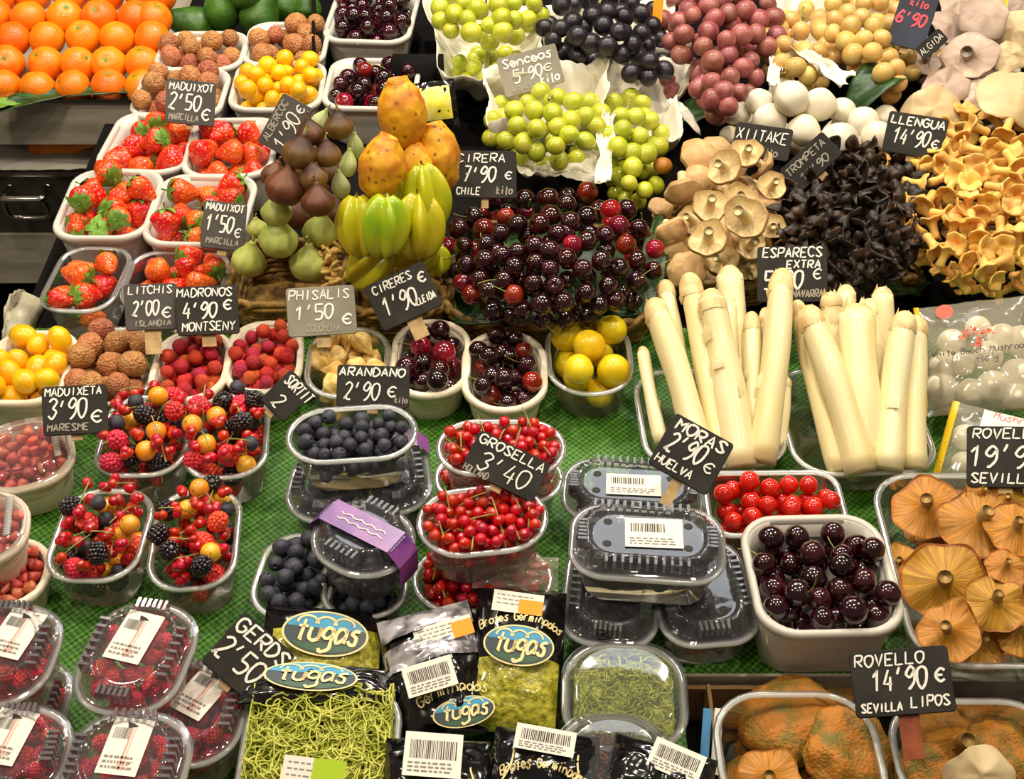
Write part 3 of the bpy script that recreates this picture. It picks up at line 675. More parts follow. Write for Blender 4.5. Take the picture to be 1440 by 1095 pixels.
def sign(cx, cy, wp, hp, roll, h, lines, label, mat='slate', stake=(0.0, .012), vis=8, chalk='chalk', stmat='stick', lean=-12, lw=.038, yaw=0, rc=.0035, extra=None):
    X = card_X(cx, cy, h, roll, lean, yaw); w_, h_ = S(wp, cx, cy, h), S(hp, cx, cy, h); b = MB()
    b.loft([rrect(w_ - q, h_ - q, rc, z, 4) for q, z in ((.001, 0), (0, -.0005), (0, -.0025), (.001, -.003))], cap0=True, cap1=True)
    # loft order gives the face at z=0
    o = thing('price_card', b.mesh('card', mat, False), label, 'price sign', 'chalk price cards', X)
    t = MB(); th = MB()
    for ln in lines:
        tx, x0, y0, sz, wd = ln[:5]; dst = th if len(ln) > 5 else t
        write(dst, tx, (x0 - .5) * w_, (.5 - y0) * h_, sz * h_, wd * w_, .0006, lw * h_ * (.75 if sz < .2 else 1.05))
    if extra: extra(t, w_, h_)
    part('chalk_lettering', t.mesh('lettering', chalk, False), o, label='white chalk handwriting')
    if th.v: part('chalk_lettering', th.mesh('lettering', 'chalk_dim', False), o, label='faint chalk handwriting')
    dn = X.to_3x3() @ Vector((0, -1, 0)); bot = X @ Vector((stake[0] * w_, -h_ * .5, 0)); L_ = S(vis, cx, cy, h)
    s = MB(); s.box((stake[0] * w_, -h_ * .5 - L_ / 2 + h_ * .2, -.0045), (stake[1], L_ + h_ * .4, .0025)); part('stake', s.mesh('stake', stmat, False), o, label='wooden stake')
    return o
# ------------------------------------------------------------------ labels with bars and small print
def sticker(b, X, w, h, bars=True, red=False, mi=(0, 1, 2, 3), orange=None, prints=3, barfrac=.42, bx=.1, bw=.8):
    """paper label in the plane of X: 0 paper, 1 ink, 2 grey print, 3 colour"""
    b.add([(-w / 2, -h / 2, 0), (w / 2, -h / 2, 0), (w / 2, h / 2, 0), (-w / 2, h / 2, 0)], [(0, 1, 2, 3)], mi[0], X)
    def rect(x0, y0, x1, y1, m, z=.0003): b.add([(x0, y0, z), (x1, y0, z), (x1, y1, z), (x0, y1, z)], [(0, 1, 2, 3)], m, X)
    if bars:
        x = -w / 2 + w * bx
        while x < -w / 2 + w * (bx + bw):
            q = w * R.choice((.008, .014, .02)); rect(x, h * .32 - h * barfrac, x + q, h * .32, mi[1]); x += q + w * R.choice((.012, .02))
    for i in range(prints):
        y = -h * (.2 + .09 * i) if bars else h * (.3 - .2 * i); x = -w * .42
        while x < w * .3:
            q = w * R.uniform(.04, .12); rect(x, y - h * .02, x + q, y + h * .02, mi[2]); x += q + w * .03
    if red:
        rect(w * .0, -h * .42, w * .05, h * .34, mi[3]); rect(w * .09, -h * .42, w * .11, h * .34, mi[3])
        for i in range(4): rect(-w * .05, -h * (.2 + .06 * i), w * R.uniform(.2, .34), -h * (.22 + .06 * i), mi[3], .0002)
        b.add([(-w * .02 + .35 * w * .5 * math.cos(a) * q, h * .36 + .1 * h * math.sin(a) * q, .0003) for a, q in ((0, 1), (1.2, .5), (2.4, 1), (4, .6))], [(0, 1, 2, 3)], mi[1], X)
    if orange: rect(orange[0] * w, orange[1] * h, orange[2] * w, orange[3] * h, mi[3], .0004)
LABM = ['label_white', 'ink', 'ink_grey', 'ink_pink']
def clamshell(fr, label, group, lid_h=.016, lab=None, rc=.03, ribs=26, name='clamshell_punnet', band=False, holes=False):
    t = punnet(fr, label, group, 'clear', rc, .86, name, 'punnet', rimw=.006)
    w, d, H = t.w, t.d, t.h; b = MB(); rings = []; nc = 18
    def rib(ring, amp, nr):
        n = len(ring); return [(x * (1 - amp * (.5 + .5 * math.cos(2 * math.pi * nr * i / n)) / max(.02, math.hypot(x, y))), y * (1 - amp * (.5 + .5 * math.cos(2 * math.pi * nr * i / n)) / max(.02, math.hypot(x, y))), z) for i, (x, y, z) in enumerate(ring)]
    L_ = lid_h
    rings = [rrect(w + .007, d + .007, rc + .003, H + .0015, nc), rrect(w - .002, d - .002, rc, H + .0025, nc), rib(rrect(w - .008, d - .008, rc, H + L_ * .3, nc), .003, ribs),
             rib(rrect(w - .012, d - .012, rc * .95, H + L_ * .8, nc), .0045, ribs), rib(rrect(w - .018, d - .018, rc * .9, H + L_, nc), .003, ribs), rrect(w - .026, d - .026, rc * .8, H + L_ * 1.0, nc),
             rrect(w - .030, d - .030, rc * .75, H + L_ * .74, nc), rrect(w - .032, d - .032, rc * .73, H + L_ * .72, nc), rrect(w - .036, d - .036, rc * .7, H + L_ * .72, nc)]
    b.loft(rings, cap1=True); lid = part('lid', b.mesh('lid', 'clear_lid'), t.o, label='clear ribbed lid')
    zt = H + L_ * .72 + .0008; q = MB(); nr = max(6, int((d - .05) / .0065)); mr = max(6, int((w - .05) / .0065))
    for sx in (-1, 1):
        for i in range(nr): q.box((sx * (w / 2 - .0085), -d / 2 + .028 + (d - .056) * i / (nr - 1), H + L_ * .62), (.009, .0024, L_ * .7))
        for i in range(mr): q.box((-w / 2 + .028 + (w - .056) * i / (mr - 1), sx * (d / 2 - .0085), H + L_ * .62), (.0024, .009, L_ * .7))
    part('lid_rib', q.mesh('ribs', 'clear_rib', False), lid)
    if holes:
        q = MB()
        for sx in (-1, 1):
            for sy in (-1, 1):
                q.lathe([(0, 0), (.0035, 0), (.0042, -.0008)], 12, Matrix.Translation((sx * (w * .5 - .028), sy * (d * .5 - .026), zt - .0004)))
        part('vent_hole', q.mesh('vent', 'ink'), lid)
    if lab:
        lx, ly, lw_, lh, ang, red = lab; q = MB(); sticker(q, Matrix.Translation((lx * w, ly * d, zt + .0006)) @ Matrix.Rotation(math.radians(ang), 4, 'Z'), lw_, lh, True, red, barfrac=.2 if red else .3, bw=.4 if red else .6)
        part('paper_label', q.mesh('label', LABM, False), lid, label='white printed label')
    t.lid = lid; t.zt = zt
    return t
def logo(b, X, a, c, text, mi):
    """oval badge: mi = (rim, dark, blue, green, cream)"""
    def disc(ra, rc_, z, m, a0=0, a1=2 * math.pi, n=40, ybot=None):
        vs = [(ra * math.cos(a0 + (a1 - a0) * i / n), rc_ * math.sin(a0 + (a1 - a0) * i / n), z) for i in range(n + 1)]
        b.add(vs, [tuple(range(n + 1))], m, X)
    disc(a, c, 0, mi[0]); disc(a * .95, c * .92, .0003, mi[1]); disc(a * .93, c * .9, .0005, mi[2], .25, math.pi - .25); disc(a * .9, c * .86, .0006, mi[3], math.pi + .55, 2 * math.pi - .55)
    q = MB()
    for k in (-.42, 0.0, .42): ribbon(q, [(a * (k + .24 * math.cos(t)), c * (.38 + .34 * math.sin(t))) for t in [math.pi * i / 10 for i in range(11)]], c * .09, .0009)
    write(q, text, -a * .68, -c * .38, c * .9, a * 1.5, .0014, c * .15, .2, .02)
    b.add(q.v, q.f, mi[4], X)
LOGOM = ['logo_cream', 'logo_dark', 'logo_blue', 'logo_green', 'logo_cream']
# ------------------------------------------------------------------ setting
def boxme(name, lo, hi, mat, bev=0):
    b = MB(); b.box([(l + h) / 2 for l, h in zip(lo, hi)], [h - l for l, h in zip(lo, hi)]); return b.mesh(name, mat, False)
thing('floor', boxme('floor', (-2.5, -1, -.95), (2.5, 3.2, -.85), 'floor'), kind='structure')
thing('wall_back', boxme('wall', (-2.5, 3.0, -.85), (2.5, 3.1, 1.9), 'dark'), kind='structure')
EDGE_Y = P(1000, 948, 0).y; XL = -.545
o = thing('market_counter', None, 'long dark market counter that carries all the fruit and mushrooms', 'counter', None, Matrix.Translation((0, 1.3, -.85)))
SY = P(0, 140, .03).y; XB = -.492
part('top_board', boxme('board', (XL, EDGE_Y - 1.3, .82), (1.6, SY - .008 - 1.3, .848), 'dark'), o); part('top_board', boxme('board', (XB, SY - .008 - 1.3, .82), (1.6, 1.1, .848), 'dark'), o)
part('top_board', boxme('board', (XL, .05 - 1.3, .82), (P(955, 948, 0).x, EDGE_Y - 1.3, .848), 'dark'), o)
part('low_shelf', boxme('shelf', (P(955, 948, 0).x, .05 - 1.3, .78), (1.6, EDGE_Y - 1.3, .80), 'dark'), o)
part('side_panel', boxme('panel', (XL, .05 - 1.3, 0), (XL + .03, SY - .008 - 1.3, .82), 'dark'), o)
part('front_trim', boxme('trim', (P(955, 948, 0).x, EDGE_Y - 1.303, .815), (1.6, EDGE_Y - 1.3, .8515), 'steel'), o, label='thin bright metal edge')
# woven green mat, L-shaped
b = MB(); g = .0042
xm, ym = P(955, 948, 0).x, EDGE_Y
def matz(x, y): return .0004 + .0005 * (math.sin(x / g * math.pi) * math.sin(y / g * math.pi)) + .0012 * abs(nz((x * 9, y * 9, 0)))
nx = 260
def patch(x0, x1, y0, y1, dx=.0052):
    i, j = int((x1 - x0) / dx), int((y1 - y0) / dx)
    b.grid(i, j, lambda u, v: (x0 + (x1 - x0) * u, y0 + (y1 - y0) * v, .0004 + .0007 * ((round(u * i) + round(v * j)) % 2) + .0008 * abs(nz(((x0 + (x1 - x0) * u) * 9, (y0 + (y1 - y0) * v) * 9, 0)))))
patch(XL, xm, .42, ym); patch(XL, 1.0, ym, P(720, 462, 0).y, .005)
thing('green_mat', b.mesh('mat', 'mat_green', False), 'bright green woven mat spread over the counter under the punnets', 'mat')
# steel equipment to the left, behind the strawberry baskets
SY = P(0, 140, .03).y
def sz(py): return PY(90, py, SY).z
o = thing('steel_cabinet', None, 'stainless steel cabinet with a drawer, standing left of the strawberry baskets', 'cabinet', None, Matrix.Translation((-1, SY, -.85)))
def sp(n, x0, x1, y0, y1, z0, z1, m, label=None, parent=None): return part(n, boxme(n, (x0 + 1, y0 - SY, z0 + .85), (x1 + 1, y1 - SY, z1 + .85), m), parent or o, label=label)
XR = -.496
sp('tray_lip', -1.6, XR, SY, SY + .006, sz(203), .03, 'steel'); sp('tray_floor', -1.6, XR, SY + .006, SY + .55, sz(203), sz(203) + .012, 'steel')
sp('lip_edge', -1.6, XR, SY - .004, SY + .008, .027, .0325, 'chrome')
sp('counter_slab', -1.6, XL - .006, SY + .006, SY + .5, sz(244) - .006, sz(244), 'steel'); sp('slab_edge', -1.6, XL - .004, SY - .004, SY + .006, sz(246), sz(240), 'chrome')
sp('back_panel', -1.6, XL - .006, SY + .5, SY + .506, -.85, sz(203), 'dark_steel')
dr = sp('drawer', -1.6, XL - .006, SY + .004, SY + .02, sz(328), sz(248), 'dark_steel', 'dark drawer front')
hb = MB(); hx0, hx1, hz0, hz1 = PY(12, 262, SY).x, PY(66, 262, SY).x, sz(292) , sz(264)
hb.tube(cr([(hx0 + 1, .0, hz1 + .85), (hx0 + 1, -.022, hz1 + .85), (hx0 + 1.004, -.028, hz1 + .85), (hx1 + .996, -.028, hz1 + .85), (hx1 + 1, -.022, hz1 + .85), (hx1 + 1, 0, hz1 + .85)], 5), .0055, 10)
hb.tube(cr([(hx0 + 1, -.026, hz1 + .85), (hx0 + 1.002, -.02, hz0 + .85), (hx1 + .998, -.02, hz0 + .85), (hx1 + 1, -.026, hz1 + .85)], 5), .0035, 8)
h_ = part('handle', hb.mesh('handle', 'chrome'), dr, label='chrome drawer handle')
sp('lower_panel', -1.6, XL - .004, SY, SY + .02, sz(398), sz(330), 'steel'); sp('plinth', -1.6, XL - .006, SY + .03, SY + .05, -.85, sz(398), 'dark')
# bag with carrots lying on the slab
zc = sz(244)
b = MB()
def bagf(u, v):
    x = -1.02 + .44 * u; y = SY - .002 + .1 * v; return (x, y, zc + .002 + .019 * math.sin(math.pi * v) * math.sin(math.pi * u) ** .5 * (.7 + .8 * nz((u * 7, v * 5, 0))) + .004 * abs(nz((u * 20, v * 12, 1))))
b.grid(40, 14, bagf); thing('plastic_bag', b.mesh('bag', 'bag_film'), 'crumpled clear plastic bag lying on the steel slab under the oranges', 'bag')
b = MB()
for k, px in enumerate((82, 96, 108)):
    p = PY(px, 231 - 3 * (k % 2), SY + .05); b = MB(); b.tube([(p.x - .03, p.y, zc + .012), (p.x, p.y - .005, zc + .014), (p.x + .03, p.y + .006, zc + .012)], [.011, .010, .003], 10)
    thing('carrot', b.mesh('carrot', 'orange_skin'), 'orange carrot end lying beside the clear bag in the steel slot', 'carrot', 'carrots in the steel slot')
# pale wrapped bag in the dark gap at the counter's left edge
b = MB(); q = P(2, 462, .0)
q = P(4, 468, 0)
def pb(u, v): return (max(XL + .002, q.x - .05 + .085 * u + .006 * nz((u * 4, v * 4, 1))), q.y - .045 + .10 * v, .002 + .035 * (math.sin(math.pi * min(1, max(0, u))) * math.sin(math.pi * min(1, max(0, v)))) ** .5 * (1 + .5 * nz((u * 6, v * 6, 5))))
b.grid(20, 20, pb); o = thing('wrapped_bag', b.mesh('bag', 'pale_bag'), 'pale crumpled bag behind the kumquat basket at the counter edge', 'bag'); o.modifiers.new('thickness', 'SOLIDIFY').thickness = .001
# ------------------------------------------------------------------ oranges
rows = [(123, [-42, 5, 52, 103, 153, 199], .036), (89, [-34, 11, 39 + 24, 87 + 22, 135 + 20, 187 + 14], .050), (55, [-26, 20, 68, 118, 166, 214], .064), (24, [-10, 40, 90, 140, 190, 216], .078), (-6, [0, 48, 98, 150, 200, 222], .092)]
for py, xs, h in rows:
    for px in xs:
        if P(px, py, h).x > -.478: continue
        px2, py2 = px + R.uniform(-2, 2), py + R.uniform(-2, 2)
        pick(ORANGES).put(TRS(P(px2, py2, h), Euler((R.uniform(-.9, .5), R.uniform(-.6, .6), R.uniform(0, 6))).to_matrix(), S(25.5, px2, py2, h) / .0235), 'ripe orange in the heap on the steel tray', 'oranges on the steel tray')
o = leaf((-12, 158), (125, 128), 40, .034, .03, 'dark green leaf lying along the steel lip under the oranges', bend=.006)
o = leaf((28, 145), (-40, 165), 30, .036, .03, 'light green leaf hanging over the left end of the steel lip', 'leaf_light', bend=.006)
leaf((60, 138), (200, 128), 26, .032, .036, 'blackish leaf tucked under the lowest row of oranges', bend=.004)
# ------------------------------------------------------------------ avocados
AV = [(272, 36, 48, 30, .035, 75, 'big green avocado lying against the oranges'), (312, 10, 52, 28, .06, 10, 'dark green avocado standing behind the rearmost litchi basket'), (366, 22, 50, 30, .055, -20, 'glossy green avocado standing left of the sea of dark cherries'),
      (402, 6, 42, 28, .05, -10, 'green avocado behind the second litchi basket'), (346, -14, 45, 28, .09, 40, 'green avocado on top of the avocado pile'), (432, 10, 30, 22, .05, 0, 'dim green avocado at the black divider')]
for px, py, l, r, h, rot, lb in AV:
    X = card_X(px, py, h, rot); s = S(1, px, py, h)
    AVO.put(X @ Matrix.Diagonal((r * s, r * s * 1.0, l * s * .8, 1)) if False else X @ Matrix.Rotation(math.radians(-80), 4, 'X') @ Matrix.Diagonal((r * s, r * s, l * s * .62, 1)), lb, 'avocados behind the litchi baskets')
# ------------------------------------------------------------------ upper left: white baskets
WH = .062
def wb(f, label, **k): return punnet((*f, WH), label, 'white plastic fruit baskets', **k)
t = wb((215, 97, 335, 97, 46), 'white basket of litchis furthest back beside the oranges'); fill(t, LITCHI, 40, 14, 'brown litchi in the rearmost litchi basket beside the oranges', 'litchis in the rear left basket', .4)
t = wb((338, 90, 452, 90, 33), 'white basket of litchis behind the yellow plums'); fill(t, LITCHI, 40, 14, 'brown litchi in the basket behind the yellow plums', 'litchis in the rear right basket', .4)
t = wb((180, 164, 305, 164, 98), 'white basket of litchis with a price card stuck in'); fill(t, LITCHI, 42, 15.5, 'litchi in the basket with the 2.50 price card', 'litchis in the price card basket', .3)
t = wb((320, 154, 447, 153, 88), 'white basket heaped with small yellow plums'); fill(t, KUMQUAT, 64, 12.5, 'small round yellow plum heaped in a white basket', 'yellow plums in the white basket', .25, top=1.7)
t = wb((130, 238, 252, 243, 161), 'white strawberry basket just below the 2.50 price card'); fill(t, STRAW, 24, 18, 'strawberry in the basket below the 2.50 price card', 'strawberries below the 2.50 card', .3, bare=.7, lay=True)
t = wb((254, 248, 378, 246, 168), 'white strawberry basket beside the dark figs'); fill(t, STRAW, 24, 18, 'strawberry in the basket beside the dark figs', 'strawberries beside the figs', .3, bare=.8, lay=True)
t = wb((70, 334, 200, 334, 241), 'white strawberry basket at the outer left edge of the counter'); fill(t, STRAW, 24, 18, 'strawberry in the basket at the left counter edge', 'strawberries in the edge basket', .3, bare=0, lay=True)
t = wb((197, 342, 335, 344, 248), 'white strawberry basket holding the 1.50 price card'); fill(t, STRAW, 24, 18, 'strawberry in the basket of the 1.50 price card', 'strawberries in the 1.50 basket', .3, bare=0, lay=True)
t = punnet((50, 434, 150, 438, 348, .05), 'clear plastic punnet of upright strawberries at the left edge', 'clear open punnets', 'clear'); fill(t, STRAW, 28, 18, 'strawberry in the clear punnet at the left edge', 'strawberries in the left clear punnet', .2, bare=.1, lay=True, top=0.5)
t = punnet((165, 432, 305, 432, 354, .05), 'clear plastic punnet of strawberries behind the 2.00 card', 'clear open punnets', 'clear'); fill(t, STRAW, 28, 18, 'strawberry in the clear punnet behind the 2.00 card', 'strawberries behind the 2.00 card', .2, bare=.6, lay=True)
t = wb((452, 56, 572, 60, -18), 'white basket of dark cherries at the upper edge beside the divider'); fill(t, CHERRY, 58, 12.5, 'dark cherry in the upper basket beside the black divider', 'cherries in the upper basket', .3, bare=.75, alt=CHERRY_R, altp=.08)
t = wb((452, 151, 580, 153, 84), 'white basket of cherries behind the dark figs'); fill(t, CHERRY, 58, 12.5, 'cherry in the white basket behind the figs', 'cherries in the basket behind the figs', .3, bare=.75, alt=CHERRY_R, altp=.15)
# black divider
b = MB(); A, B2 = P(449, 152, 0), P(447, -20, 0); d = (B2 - A); b.box((0, d.length / 2, .04), (.004, d.length, .08))
thing('divider_panel', b.mesh('divider', 'dark'), 'narrow black divider standing between the litchis and the cherries', 'divider', None, Matrix.Translation((A.x, A.y, .0015)) @ Matrix.Rotation(math.atan2(-d.x, d.y), 4, 'Z'))
# ------------------------------------------------------------------ middle row left
t = punnet((-38, 566, 78, 566, 468, .055), 'white wooden basket of kumquats at the left counter edge', 'pale wooden baskets', mat='wood_white'); fill(t, KUM_OV, 34, 17, 'glossy yellow kumquat in the wooden basket', 'kumquats in the wooden basket', .3, sq=.9)
t = punnet((80, 566, 200, 566, 462, .045), 'clear punnet heaped with litchis in front of the clear strawberries', 'clear open punnets', 'clear'); fill(t, LITCHI, 42, 17.5, 'rough brown litchi heaped in the clear punnet', 'litchis in the clear punnet', -.2, sq=.92, top=1.4)
t = punnet((203, 562, 308, 562, 466, .052), 'pale oblong basket of arbutus berries under the 4.90 card', 'pale wooden baskets', mat='wood_white', rc=.035); fill(t, ARB, 105, 10.5, 'red arbutus berry in the basket under the 4.90 card', 'arbutus berries under the 4.90 card', .4)
t = punnet((312, 553, 418, 549, 454, .052), 'pale oblong basket of arbutus berries beside the husked physalis', 'pale wooden baskets', mat='wood_white', rc=.035); fill(t, ARB, 105, 10.5, 'red arbutus berry in the basket beside the physalis', 'arbutus berries beside the physalis', .4)
t = punnet((427, 557, 540, 556, 462, .05), 'clear punnet of husked physalis under the grey 1.50 card', 'clear open punnets', 'clear', rc=.035); fill(t, PHYS, 22, 17, 'physalis in its papery golden husk in the clear punnet', 'physalis in husks', -.3, scale=.95, sq=.8, top=1.7)
t = punnet((548, 556, 656, 556, 452, .045), 'pale oblong basket of big cherries under the 1.90 card', 'pale wooden baskets', mat='wood_white', rc=.045); fill(t, CHERRY, 36, 16, 'cherry in the pale basket under the 1.90 card', 'cherries under the 1.90 card', -.1, bare=.6, alt=CHERRY_R, altp=.25, top=0.9)
t = punnet((652, 577, 768, 576, 468, .045), 'pale oblong basket of cherries beside the clear punnet of yellow plums', 'pale wooden baskets', mat='wood_white', rc=.045); fill(t, CHERRY, 44, 14, 'cherry in the pale basket beside the yellow plums', 'cherries beside the yellow plums', .2, bare=.4, alt=CHERRY_R, altp=.1)
t = punnet((775, 554, 893, 552, 450, .045), 'clear punnet heaped with big yellow plums', 'clear open punnets', 'clear', rc=.04); fill(t, PLUM, 22, 21.5, 'big yellow plum in the clear punnet beside the asparagus', 'big yellow plums', -.15, sq=.93, top=0.9)
# ------------------------------------------------------------------ mixed berry punnets
def mixed(f, label, where, n=(6, 7, 8, 6)):
    t = punnet((*f, .05), label, 'mixed berry punnets', 'clear', rc=.03)
    r0 = rpx(t, 14); pts = drop(135, r0, t.w - .004, t.d - .004, t.rc, t.h, t.taper, .012, .35, 14, .93, None, .2, top=2.4)
    g = 'berries in the mixed punnet ' + where
    pts.sort(key=lambda p: -p[2]); top = pts[:70]; R.shuffle(top); low = pts[70:100]
    i = 0
    for protos, k, rr, lb in ((GOLD, n[0], r0 * 1.02, 'round orange golden berry'), (BLACK, n[1], r0, 'blackberry'), (RASP, n[2], r0, 'raspberry'), (BLUE, n[3], r0 * .82, 'blueberry')):
        for p in top[i:i + k]:
            pick(protos).put(t.X @ TRS(p[:3], rrot() if protos is not GOLD else Euler((R.uniform(-1, 1), R.uniform(-1, 1), 0)).to_matrix(), (rr if protos is not GOLD else rr / .0135)), lb + ' in the mixed berry punnet ' + where, g)
        i += k
    fine = []
    for p in top[i:]:
        for _ in range(3): fine.append((p[0] + R.uniform(-.4, .4) * r0, p[1] + R.uniform(-.4, .4) * r0, p[2] + R.uniform(-.2, .4) * r0, 1))
    sprigs(t, 0, 7.2, 'red currant sprig in the mixed berry punnet ' + where, 'red currants in the mixed punnet ' + where, 12, pts=fine)
    for p in low: pick(RASP if R.random() < .6 else BLACK).put(t.X @ TRS(p[:3], rrot(), r0), 'berry low in the mixed berry punnet ' + where, 'lower ' + g)
mixed((128, 668, 252, 666, 558), 'clear mixed berry punnet just in front of the litchis', 'in front of the litchis')
mixed((258, 674, 372, 666, 556), 'clear mixed berry punnet in front of the arbutus berries', 'in front of the arbutus berries')
mixed((57, 814, 184, 816, 690), 'clear mixed berry punnet beside the closed wild strawberries', 'beside the wild strawberries')
mixed((205, 830, 326, 823, 690), 'clear mixed berry punnet behind the raspberry boxes', 'behind the raspberry boxes')
# ------------------------------------------------------------------ wild strawberries in closed pale baskets
for f, lb, where, ld in (((-30, 702, 108, 668, 590, .047), 'pale basket of wild strawberries under a clear lid, below the 3.90 card', 'below the 3.90 card', 1),
                     ((-110, 806, 32, 786, 696, .072, .032), 'pale lidded basket of wild strawberries cut off at the left picture edge', 'at the left picture edge', 1),
                     ((-60, 858, 55, 852, 760, .035), 'low pale basket of wild strawberries beneath the others', 'beneath the others', 0)):
    t = punnet(f, lb, 'wild strawberry baskets', mat='wood_white', rc=.035); fill(t, WILD, 92, 8.4, 'tiny wild strawberry in the pale basket ' + where, 'wild strawberries ' + where, .3)
    if ld:
        b = MB(); w, d, H = t.w, t.d, t.h
        b.loft([rrect(w + .004, d + .004, .036, H + .0028, 16), rrect(w - .008, d - .008, .032, H + .003, 16), rrect(w - .014, d - .014, .03, H + .011, 16), rrect(w - .026, d - .026, .026, H + .013, 16), rrect(w - .034, d - .034, .022, H + .007, 16), rrect(w - .038, d - .038, .02, H + .007, 16)], cap1=True)
        q = MB()
        for i in range(16):
            for sx in (-1, 1): q.box((sx * (w / 2 - .012), -d / 2 + .02 + (d - .04) * i / 15, H + .0125), (.006, .0025, .002))
        l = part('lid', b.mesh('lid', 'clear_lid'), t.o, label='clear ribbed lid'); part('lid_rib', q.mesh('ribs', 'clear_rim'), l)
# ------------------------------------------------------------------ raspberry boxes
def rasp(f, label, where, lab=(-.04, .1, .030, .047, -6, True), n=46):
    t = clamshell(f, label, 'clear raspberry boxes', .016, lab, rc=.034, ribs=30); fill(t, RASP, n, 13, 'red raspberry in the clear box ' + where, 'raspberries ' + where, .2, maxz=t.h + .0035); return t
rasp((172, 1068, 322, 1078, 935, .046), 'clear raspberry box lowest in the stack beside the 2.50 raspberry card', 'lowest in the stack', (.1, .12, .03, .045, -25, True))
rasp((-60, 1060, 70, 1062, 930, .040), 'clear raspberry box at the bottom of the left corner stack', 'under the left corner stack', n=40)
rasp((88, 990, 228, 1010, 852, .095, .058), 'clear raspberry box with upright white label on top of the stack', 'on top of the stack')
rasp((-95, 985, 48, 992, 855, .095, .058), 'clear raspberry box beside the topmost one, cut by the left picture edge', 'at the left edge', (.12, .12, .03, .045, -12, True))
rasp((70, 1150, 238, 1158, 1006, .095, .058), 'clear raspberry box lowest in the picture with a white label', 'lowest in the picture', (.0, .1, .03, .047, -4, True))
rasp((-80, 1130, 72, 1132, 998, .095, .058), 'clear raspberry box in the bottom left corner of the picture', 'in the bottom left corner', (-.05, .1, .03, .045, -10, True))
# ------------------------------------------------------------------ blueberries
blu = lambda t, n, w, r=10, h=.3, **k: fill(t, BLUE, n, r, 'dark blueberry ' + w, 'blueberries ' + w, h, **k)
cb = clamshell((398, 730, 505, 734, 636, .045), 'clear blueberry box left under the open oval punnet', 'clear blueberry boxes', .014, None, rc=.04, ribs=24); blu(cb, 34, 'in the left lower box', 11)
cb = clamshell((512, 724, 607, 714, 616, .045), 'clear blueberry box with a purple band right under the open oval punnet', 'clear blueberry boxes', .014, None, rc=.04, ribs=24); blu(cb, 34, 'in the right lower box', 11)
def band(t, y, wd, mats=('purple', 'label_white')):
    b = MB(); w, d, H = t.w, t.d, t.h; z = H + .0165
    pf = [(-w / 2 - .0045, H * .45), (-w / 2 - .0055, H + .003), (-w / 2 + .006, z), (w / 2 - .006, z), (w / 2 + .0055, H + .003), (w / 2 + .0045, H * .45)]
    b.grid(5, 1, lambda u, v: (pf[round(u * 5)][0], y - wd / 2 + wd * v, pf[round(u * 5)][1])); o = part('paper_band', b.mesh('band', 'purple', False), t.o, label='purple printed band')
    q = MB(); [ribbon(q, [(-w * .28 + w * .56 * i / 14, y + dy + .0012 * math.sin(i * 1.9 + dy * 900), z + .0006) [:2] for i in range(15)], .0012, z + .0006) for dy in (-.003, .003)]; part('print_line', q.mesh('print', 'label_white', False), o)
band(cb, .03, .022)
t = punnet((404, 652, 586, 640, 573, .108, .063), 'clear oval punnet of blueberries set on two closed boxes', 'oval clear punnets', 'clear', rc=.06, rimw=.004); blu(t, 160, 'in the open oval punnet', 10.5, .05, top=.1)
t = punnet((345, 862, 452, 872, 752, .04), 'clear punnet heaped with blueberries behind the raspberry card', 'blueberry punnets', 'clear', rc=.03); blu(t, 88, 'heaped behind the raspberry card', 12.5, .3, top=1.5)
t = punnet((455, 872, 572, 862, 770, .045), 'clear punnet of blueberries under the box with the purple band', 'blueberry punnets', 'clear', rc=.03); blu(t, 44, 'under the purple banded box', 12, .2)
cb = clamshell((418, 768, 530, 826, 705, .092, .05), 'clear oval blueberry box with a purple band lying askew on two punnets', 'clear blueberry boxes', .016, None, rc=.045, ribs=26); blu(cb, 40, 'in the askew banded box', 11, maxz=cb.h + .004)
band(cb, 0, .026)
# ------------------------------------------------------------------ red currants
CF = 'oval clear punnets'
t = punnet((612, 706, 790, 706, 636, .046), 'clear punnet of red currants under the rear oval one', CF, 'clear', rc=.05); sprigs(t, 130, 8.2, 'red currant sprig in the rear lower punnet', 'red currants in the rear lower punnet', 11, .2)
t = punnet((615, 666, 794, 666, 592, .104, .058), 'clear oval punnet of red currants behind the 3.40 card', CF, 'clear', rc=.06, rimw=.004); sprigs(t, 190, 8.2, 'red currant sprig in the oval punnet behind the 3.40 card', 'red currants behind the 3.40 card', 12, .3)
t = punnet((580, 858, 775, 858, 770, .046), 'clear punnet of red currants under the front oval one', CF, 'clear', rc=.05); sprigs(t, 150, 8.5, 'red currant sprig in the front lower punnet', 'red currants in the front lower punnet', 11, .0)
t = punnet((596, 786, 776, 766, 686, .104, .058), 'clear oval punnet of red currants in front of the 3.40 card', CF, 'clear', rc=.06, rimw=.004); sprigs(t, 210, 8.4, 'red currant sprig in the oval punnet before the 3.40 card', 'red currants before the 3.40 card', 12, -.1)
